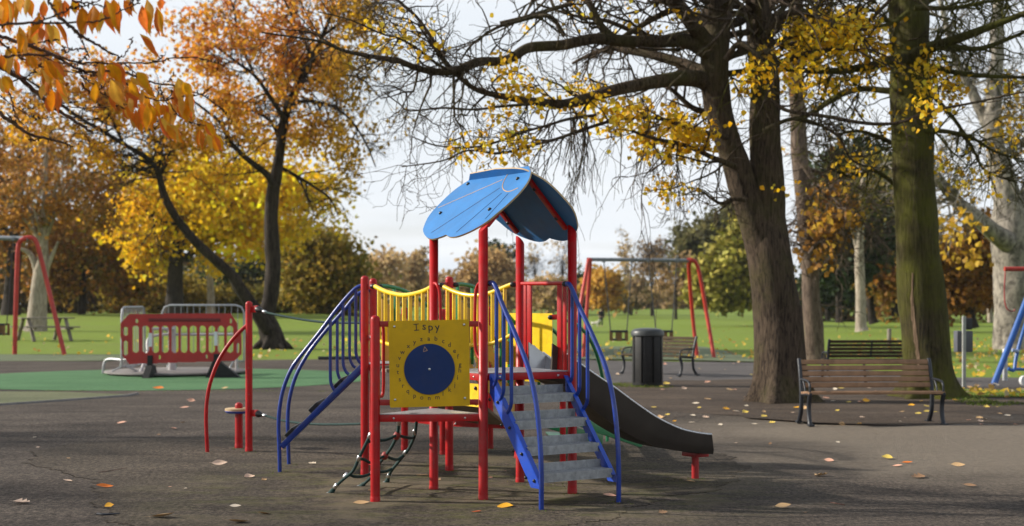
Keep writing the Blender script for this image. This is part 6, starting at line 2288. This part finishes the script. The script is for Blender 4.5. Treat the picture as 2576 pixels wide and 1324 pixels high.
for pts, w0, w1, dy in T_:
    Y = YN + dy
    c = cr([tuple(zt(x, y, Y)) for x, y in pts], 6)
    n = len(c)
    P = [V(q) + V((rc_.gauss(0, .002), rc_.gauss(0, .006), rc_.gauss(0, .002))) for q in c]
    tw.tube(P, [(w0 + (w1 - w0) * i / (n - 1)) * KW / 2 * (1 + .18 * rc_.random()) for i in range(n)], 8)
    for i in range(2, n - 1):            # buds and spurs along the twig
        if rc_.random() < .55:
            d = V((rc_.gauss(0, 1), rc_.gauss(0, 1), rc_.gauss(.2, 1))).normalized()
            q = P[i]
            tw.tube([q, q + d * .008, q + d * .017], [.0038, .0042, .001], 6)
tw.build('branch_work', M['bark_twig'], cher, root)
LV = [(30, -40, 40, 250, 90), (60, 0, 85, 240, 60), (110, 0, 130, 210, 50), (205, -30, 225, 125, 60), (310, 110, 240, 312, 80), (150, 200, 205, 460, 62), (220, 200, 290, 370, 90), (350, 175, 410, 405, 70), (410, 160, 532, 392, 70), (340, 0, 360, 140, 70), (420, -20, 460, 170, 110), (500, 0, 512, 150, 80), (640, 60, 650, 330, 88), (728, 40, 720, 272, 108), (780, 90, 760, 270, 60), (810, 0, 900, 272, 90), (870, 0, 880, 230, 90), (920, 20, 932, 282, 70), (960, 0, 1032, 132, 70), (1100, 40, 1152, 270, 90), (1150, 0, 1180, 262, 80), (1210, 50, 1240, 292, 60), (1240, -20, 1270, 62, 40), (1080, 265, 1222, 450, 62), (780, 470, 802, 622, 60), (870, 480, 978, 690, 90), (830, 510, 940, 640, 90), (860, 610, 982, 820, 110), (860, 700, 902, 866, 60), (745, 620, 745, 826, 80), (350, 470, 460, 640, 70), (385, 475, 522, 660, 70), (330, 540, 412, 712, 90), (430, 620, 522, 802, 60), (340, 625, 352, 750, 80), (400, 690, 405, 880, 80), (440, 700, 457, 902, 60), (60, 390, 65, 590, 70), (110, 450, 132, 590, 50), (10, 420, 20, 540, 70), (20, 590, 82, 722, 60), (1060, 555, 1172, 702, 80), (1090, 620, 1190, 752, 60), (1000, 620, 1102, 772, 90), (980, 720, 1082, 850, 80), (1100, 790, 1132, 1012, 70), (1150, 790, 1182, 1032, 80), (970, 830, 1042, 950, 90), (1050, 850, 1087, 1022, 60), (1220, 790, 1242, 930, 80), (1260, 800, 1292, 920, 70), (1320, 790, 1352, 992, 80), (1380, 600, 1432, 812, 90), (1420, 640, 1472, 772, 80), (1350, 680, 1402, 822, 70), (1450, 700, 1492, 952, 80), (1390, 760, 1442, 952, 80), (1240, 920, 1332, 1082, 90), (1300, 960, 1402, 1112, 70), (1550, 990, 1566, 1162, 50), (1590, 950, 1692, 1092, 80), (1610, 1030, 1692, 1182, 50), (1660, 1040, 1752, 1187, 50), (160, 330, 172, 430, 60), (220, 430, 262, 540, 60), (-10, 20, 20, 170, 80), (560, 0, 590, 120, 60), (1180, 830, 1215, 980, 70), (1000, 760, 1030, 880, 60), (1290, 860, 1330, 980, 60), (0, 600, 40, 740, 60), (80, 380, 110, 460, 50), (-20, 100, 40, 260, 80), (150, -60, 165, 120, 60), (300, 210, 330, 330, 80), (1010, 600, 1060, 690, 70), (1110, 700, 1150, 850, 70)]
lm = MB()
leafcol = []
LV2 = list(LV)
for q in LV:                      # leaves come two or three to a spur
    for _ in range(rc_.choice((1, 2, 2))):
        dx, dy = rc_.uniform(-34, 34), rc_.uniform(-14, 26)
        e = rc_.uniform(.8, 1.1)
        LV2.append((q[0] + dx * .3, q[1] + dy, q[0] + dx * .3 + (q[2] - q[0]) * e + dx, q[1] + dy + (q[3] - q[1]) * e, q[4] * rc_.uniform(.75, 1.05)))
for x0, y0, x1, y1, w in LV2:
    Y = YN + rc_.uniform(-.22, .25)
    a_, b_ = zt(x0, y0, Y), zt(x1, y1, Y + rc_.uniform(-.03, .03))
    ax = b_ - a_
    Ln = ax.length
    ax.normalize()
    sd = ax.cross(V((0, 1, 0))).normalized()
    tilt = rc_.uniform(-.9, .9)
    nv = sd.cross(ax)
    sd2 = (sd * math.cos(tilt) + nv * math.sin(tilt)).normalized()
    nr = sd2.cross(ax)
    hw = min(w * KW / 2 * 1.0, Ln * .23)
    bend = rc_.uniform(-.10, .10) * Ln
    base = V(rc_.choice([(.74, .25, .010), (.78, .32, .012), (.72, .19, .018), (.78, .36, .014), (.70, .17, .03), (.80, .40, .08), (.82, .44, .06)]))
    base = base * rc_.uniform(.85, 1.15)
    N = 9
    row = []
    prof = [0, .42, .8, .98, 1.0, .88, .66, .38, .14, 0]
    vs, fs = [], []
    for i in range(N + 1):
        t = i / N
        ctr = a_ + ax * Ln * t + nr * bend * math.sin(math.pi * t) + sd2 * .03 * Ln * math.sin(2 * math.pi * t + bend * 40)
        hh = prof[i] * hw
        wv = .06 * hw * math.sin(t * 17 + x0)
        vs += [ctr - sd2 * hh + nr * (hh * .32 + wv), ctr - sd2 * hh * .5 + nr * hh * .12, ctr, ctr + sd2 * hh * .5 + nr * hh * .12, ctr + sd2 * hh + nr * (hh * .32 - wv)]
        e = 1 - .12 * t
        for k in range(5):
            edge = abs(k - 2) / 2
            leafcol.append((base.x * (.96 + .1 * edge), base.y * (1.05 - .22 * edge * t), base.z))
    for i in range(N):
        for k in range(4):
            q = i * 5 + k
            fs.append((q, q + 1, q + 6, q + 5))
    lm.add(vs, fs)
    # leaf stalk
M['cherry_leaf'] = None


def cherry_leaf_material():
    m, nt, out = new_mat('cherry_leaf')
    h = NT(nt)
    at = h.n('ShaderNodeAttribute', attribute_name='leaf_colour').outputs['Color']
    co = h.co()
    sp = h.ramp(h.noise(co, 240, 3, .6), [(.66, 0.), (.76, 1.)])
    mt_ = h.noise(co, 30, 5)
    c = h.mix(1., at, h.ramp(mt_, [(.3, .82), (.7, 1.12)]), 'MULTIPLY')
    c = h.mix(h.math('MULTIPLY', sp, .55), c, (.16, .06, .02))
    d = h.bsdf({'Base Color': c, 'Roughness': .55, 'Specular IOR Level': .15, 'Normal': h.bump(h.noise(co, 120, 4), .3, .002)})
    t = h.n('ShaderNodeBsdfTranslucent', {'Color': c}).outputs[0]
    nt.links.new(h.n('ShaderNodeMixShader', {0: .55, 1: d, 2: t}).outputs[0], out.inputs[0])
    return m


M['cherry_leaf'] = cherry_leaf_material()
fo = lm.build('foliage', M['cherry_leaf'], cher, root, smooth=60)
a = fo.data.attributes.new('leaf_colour', 'FLOAT_COLOR', 'POINT')
c4 = np.ones((len(leafcol), 4), np.float32)
c4[:, :3] = np.array(leafcol)
a.data.foreach_set('color', c4.ravel())
# rest of that cherry's crown, outside the picture on the left
Pn, ix = clumps(gc, 90, 16, ((-5.3, 7.6, 4.2), (1.7, 2.0, 1.2)), .28, .3)
keep = np.array([(1288 + FPX * q[0] / q[1] < -60) or (765 + FPX * (EYE - q[2]) / q[1] < -60) for q in Pn])
Pn = Pn[keep]
leaf_mesh('upper_foliage', Pn, gc.uniform(.09, .14, len(Pn)), palette(gc, len(Pn), ORANGE), M['leaf'], cher, root, gc, hexa=True, width=.3, hang=1.2)

# ---------------------------------------------------------------- trees beside the playground, out of the picture: they shade the near ground
def side_tree(x, y, h_, r, seed, n=120, per=26, cat='tree', label='', shell=.35):
    base = V((x, y, 0))
    t = thing('park_tree', label, cat, base)
    T = Tree(seed)
    P, rr = T.trunk3([(x, y, -.1, .34), (x + .1, y, h_ * .25, .27), (x, y + .1, h_ * .5, .2), (x + .2, y, h_ * .8, .1), (x + .2, y, h_, .03)])
    T.twigs(P, rr, 16, r * .8, 2, .09, .35, 1., droop=-.04, wig=.2, kids=4)
    Pl, ix = clumps(T.np, n, per, ((x, y, h_ * .68), (r, r, h_ * .3)), .42, shell)
    T.finish(t, M['bark_dark'], [('foliage', Pl, T.np.uniform(.12, .2, len(Pl)), palette(T.np, len(Pl), ORANGE + BROWN), dict(hang=.5))])


side_tree(-16, 10.6, 8.2, 2.0, 201, 42, 24, label='orange-brown park tree standing left of the picture, nearest the play area')
side_tree(-21, 14.2, 9.5, 2.1, 202, 40, 22, label='orange-brown park tree standing left of the picture, second from the play area')
side_tree(-15, 18.5, 8.5, 1.8, 203, 34, 22, label='smaller brown park tree standing left of the picture, beyond the olive surface')

# ---------------------------------------------------------------- fallen leaves, each on its own
def leaf_shape(kind_, rr):
    """one fallen leaf about 1 long along x, lying on z = 0"""
    vs, fs = [], []
    if kind_ == 'long':
        prof = [.0, .12, .2, .235, .22, .17, .09, .0]
    elif kind_ == 'round':
        prof = [.0, .26, .38, .42, .36, .26, .12, .0]
    else:
        prof = [.0, .2, .44, .2, .42, .16, .2, .0]
    n = len(prof) - 1
    cu = rr.uniform(.10, .30)
    tw_ = rr.uniform(-.5, .5)
    for i, w in enumerate(prof):
        t = i / n
        z = .03 + cu * .4 * (2 * t - 1) ** 2 * (.6 if t < .5 else 1)
        for k in (-1, -.5, 0, .5, 1):
            vs.append(((t - .5), k * w, z + abs(k) ** 1.5 * w * (.5 + tw_ * k) * cu * 3 - .02))
    for i in range(n):
        for k in range(4):
            q = i * 5 + k
            fs.append((q, q + 5, q + 6, q + 1))
    o = len(vs)
    vs += [(-.5, -.012, .05), (-.5, .012, .05), (-.78, .0, .03 + cu * .3)]
    fs.append((o, o + 1, o + 2))
    return vs, fs


FALL = {'orange': (.80, .20, .012), 'amber': (.85, .42, .02), 'pale': (.72, .52, .38), 'pink': (.70, .38, .26), 'tan': (.66, .42, .20), 'yellow': (.85, .62, .12), 'brown': (.28, .16, .08), 'red': (.6, .12, .03), 'cream': (.78, .66, .5)}
FM = {k: simple('fallen_leaf_' + k, c, .6, var=.3, scale=60, dirt=.2, dirt_col=(.2, .1, .05)) for k, c in FALL.items()}
rl = random.Random(9)
lib = {}


def fallen(x, y, wpx, col, shape, label, group=None, rz=None):
    key = (col, shape, rl.randint(0, 2))
    if key not in lib:
        vs, fs = leaf_shape(shape, rl)
        m = MB()
        m.add(vs, fs)
        o = m.build('fallen_leaf', FM[col], smooth=60)
        lib[key] = o
        first = True
    else:
        o = lib[key].copy()
        COL.objects.link(o)
    p = G(x, y)
    s = wpx * p.y / FPX
    z = lump(p.x, p.y) * max(0, min(1, (22 - p.y) / 2.5, (p.x + 13) / 2, (13 - p.x) / 2)) if p.y < 22 else .02
    o.location = (p.x, p.y, (z if p.y < 22 else gz(p.x, p.y) + z) + .004)
    o.rotation_euler = (rl.uniform(-.1, .1), rl.uniform(-.15, .15), rl.choice((rl.uniform(-.5, .5), rl.uniform(-.5, .5) + math.pi)) if rz is None else rz)
    o.rotation_euler.x = rl.uniform(.05, .4) * (1 if math.cos(o.rotation_euler.z) > 0 else -1)
    o.location.z += abs(math.sin(o.rotation_euler.x)) * s * .22
    o.scale = (s, s * 1.15, s)
    tag(o, label, 'leaf')
    if group:
        o['group'] = group
    elif 'group' in o:
        del o['group']
    return o


NEAR = [(54, 1272, 46, 'pale', 'lobed', 'pale ragged fallen leaf near the bottom left corner'), (263, 1229, 44, 'orange', 'long', 'vivid orange fallen leaf, the larger of two on the left foreground'), (275, 1283, 24, 'amber', 'round', 'small folded amber leaf in front of the vivid orange one'), (170, 1214, 27, 'pale', 'long', 'pale narrow leaf left of the vivid orange one'),
        (306, 1066, 26, 'pink', 'long', 'pinkish leaf on the open ground behind the fallen twig'), (410, 1310, 62, 'tan', 'long', 'long thin tan leaf at the bottom edge beside the black stick'), (592, 1281, 30, 'cream', 'long', 'cream leaf on the ground left of the tan leaf pair'), (665, 1300, 36, 'tan', 'long', 'tan leaf lying between the cream leaf and the rope net'), (600, 1320, 54, 'tan', 'long', 'large tan leaf cut by the bottom edge'),
        (552, 1171, 40, 'pale', 'long', 'broad pale leaf in front of the curved red brace'), (628, 1203, 28, 'pale', 'round', 'pale leaf near the left foot of the blue ladder'), (785, 1168, 22, 'cream', 'lobed', 'curled cream leaf beside the blue ladder feet'), (909, 1270, 42, 'tan', 'long', 'tan leaf at the foot of the short front red post'), (1198, 1293, 28, 'red', 'long', 'reddish leaf just left of the bright amber leaf'),
        (1271, 1281, 44, 'amber', 'round', 'bright amber leaf in front of the stairs'), (1062, 1198, 36, 'tan', 'long', 'tan leaf under the low triangular deck'), (1100, 1210, 20, 'brown', 'lobed', 'brown crumpled leaf beside the net anchors'), (1533, 1253, 38, 'pink', 'long', 'pink leaf at the right foot of the stairs'), (1738, 1214, 24, 'tan', 'round', 'tan leaf by the slide support leg'),
        (1970, 1277, 42, 'tan', 'long', 'tan leaf alone on the right foreground'), (2410, 1177, 36, 'tan', 'long', 'tan leaf on the pale ground far right'), (2310, 1205, 38, 'brown', 'lobed', 'crumpled brown leaf in front of the pale strip'), (2231, 1157, 30, 'yellow', 'round', 'pale yellow leaf in front of the bench right half'), (2258, 1177, 26, 'pink', 'long', 'pink leaf touching the pale yellow one'), (2282, 1170, 28, 'orange', 'long', 'thin orange leaf right of the pink one'),
        (2086, 1165, 26, 'pink', 'long', 'pink leaf in front of the left bench leg'), (2066, 1198, 38, 'tan', 'lobed', 'ragged tan leaf on the dark ground right of the slide'), (1668, 1293, 24, 'brown', 'lobed', 'small brown leaf near the bottom right of the stairs'), (2440, 1223, 34, 'brown', 'long', 'brown leaf stem far right on the dark ground'), (397, 1057, 0, '', '', ''),
        (438, 1079, 16, 'pink', 'round', 'small pink leaf on the ground left of the red brace'), (464, 1028, 24, 'pink', 'long', 'pink leaf left of the red brace, nearest it'), (480, 1014, 22, 'pink', 'long', 'pink leaf behind the one nearest the red brace'), (398, 981, 30, 'orange', 'long', 'orange leaf on the near rim of the green surface'), (566, 981, 18, 'tan', 'long', 'tan leaf on the green surface left of the red post')]
for x, y, w, c, s, lb in NEAR:
    if w:
        fallen(x, y, w, c, s, lb)
# smaller ones nobody could tell apart
GP1 = 'small leaves scattered on the dark playground surface'
for _ in range(26):
    x, y = rl.uniform(20, 2560), rl.uniform(1050, 1310)
    fallen(x, y, rl.uniform(9, 15), rl.choice(['pale', 'pink', 'tan', 'brown', 'tan', 'cream']), rl.choice(['long', 'round', 'lobed']), 'small faded leaf lying on the dark playground surface', GP1)
GP2 = 'leaves scattered on the bare soil under the big trees'
for _ in range(95):
    x, y = rl.uniform(1480, 2570), rl.uniform(962, 1075)
    if 1880 < x < 2040 and y < 1020:
        continue
    fallen(x, y, rl.uniform(10, 20), rl.choice(['yellow', 'yellow', 'pale', 'tan', 'pink', 'cream', 'amber']), rl.choice(['long', 'round', 'lobed']), 'pale yellow or tan leaf lying on bare soil under the big trees', GP2)
GP3 = 'leaves on the tarmac band by the lawn'
for _ in range(40):
    x, y = rl.uniform(1480, 2560), rl.uniform(908, 955)
    fallen(x, y, rl.uniform(7, 12), rl.choice(['yellow', 'pale', 'tan', 'pink']), 'round', 'faint pale leaf on the tarmac band before the lawn', GP3)
# leaf litter over the lawn
gl = np.random.default_rng(12)
PP = []
for n, x0, x1, y0, y1 in ((380, 1480, 2600, 850, 905), (260, 600, 1480, 846, 900), (60, 0, 600, 840, 895), (200, 2300, 2620, 850, 948), (70, 1480, 2576, 815, 850), (90, 2360, 2600, 984, 1002)):
    for _ in range(n):
        p = G(gl.uniform(x0, x1), gl.uniform(y0, y1))
        PP.append((p.x, p.y, p.z + .01))
PP = np.array(PP)
ax = gl.normal(size=(len(PP), 3))
ax[:, 2] = np.abs(ax[:, 2]) * .35
kind(leaf_mesh('leaf_litter', PP, gl.uniform(.10, .2, len(PP)), palette(gl, len(PP), [((.70, .48, .06), 3), ((.62, .40, .08), 2), ((.5, .3, .1), 2), ((.6, .5, .3), 1)]), M['leaf'], rng=gl, axis=ax, width=.4), 'stuff')

# fallen twigs and sticks
for pts, r_, mt_, lb in (([(247, 1192), (275, 1188), (300, 1183), (320, 1179)], .006, 'bark_twig', 'thin fallen twig with a pale tip on the left ground'), ([(244, 1303), (262, 1304), (283, 1303), (301, 1302)], .010, 'iron', 'short black stick at the bottom edge behind the long tan leaf'), ([(938, 1243), (955, 1236), (972, 1232)], .007, 'bark_twig', 'small twig lying beside the net anchors'), ([(2090, 1263), (2125, 1269)], .006, 'bark_twig', 'thin dark twig on the right foreground')):
    c = cr([tuple(G(x, y, lump(G(x, y).x, G(x, y).y) + r_ * .6)) for x, y in pts], 4)
    m = MB()
    m.tube([V(q) for q in c], [r_ * (1 - .5 * i / len(c)) for i in range(len(c))], 7)
    q = G(*pts[0])
    tag(m.build('stick', M[mt_], None, q), lb, 'twig')

# verge and tufts of grass
sheet('grass_verge', [(2395, 981), (2500, 984), (3200, 986), (3200, 999), (2560, 1000), (2440, 1003), (2400, 992)], .024, M['grass'], .15)
PP, SZ = [], []


def tuft(x, y, n, rad, h0, h1):
    p = G(x, y)
    for _ in range(n):
        a, r_ = gl.uniform(0, 6.283), rad * math.sqrt(gl.random())
        PP.append((p.x + r_ * math.cos(a), p.y + r_ * math.sin(a), p.z + lump(p.x, p.y) * (1 if p.y < 20 else 0) - .004))
        SZ.append(gl.uniform(h0, h1))


for x, y in ((1216, 1262), (1440, 1246), (1091, 1240), (1308, 1217), (1130, 1188), (918, 1197), (626, 1139), (601, 1130), (727, 1172), (704, 1192), (1748, 1207), (1557, 1272), (1361, 1288), (1232, 1132), (1440, 1215), (1410, 1225), (1690, 1210)):
    tuft(x, y, 46, .11, .008, .026)
for x, y in ((1560, 969), (1600, 974), (1650, 975), (1530, 971), (2520, 1016), (2490, 1020), (2440, 1008), (2410, 1004), (2380, 1000), (2460, 1014)):
    tuft(x, y, 220, .35, .02, .07)
for _ in range(60):
    tuft(gl.uniform(2400, 2600), gl.uniform(984, 1000), 60, .3, .02, .06)
for _ in range(34):
    tuft(gl.uniform(60, 900), gl.choice([983, 984, 986]), 24, .16, .01, .03)
for _ in range(60):
    tuft(gl.uniform(850, 1750), gl.uniform(1150, 1260), 9, .12, .005, .013)
PP, SZ = np.array(PP), np.array(SZ)
ax = gl.normal(size=(len(PP), 3)) * .45
ax[:, 2] = 1
kind(leaf_mesh('grass_tufts', PP, SZ, palette(gl, len(PP), [((.09, .14, .02), 3), ((.15, .18, .03), 2), ((.2, .2, .06), 1)]), M['leaf'], rng=gl, axis=ax, width=.12), 'stuff')

# ---------------------------------------------------------------- thin autumn air over the whole park
m, nt, out = new_mat('thin_haze')
hv = nt.nodes.new('ShaderNodeVolumePrincipled')
hv.inputs['Color'].default_value = (.86, .90, .95, 1)
hv.inputs['Density'].default_value = .00013
hv.inputs['Anisotropy'].default_value = .25
nt.links.new(hv.outputs[0], out.inputs['Volume'])
hz = MB()
hz.box((0, 180, 19), (520, 440, 44))
kind(hz.build('haze', m, smooth=0), 'stuff')
SC.cycles.volume_bounces = 0
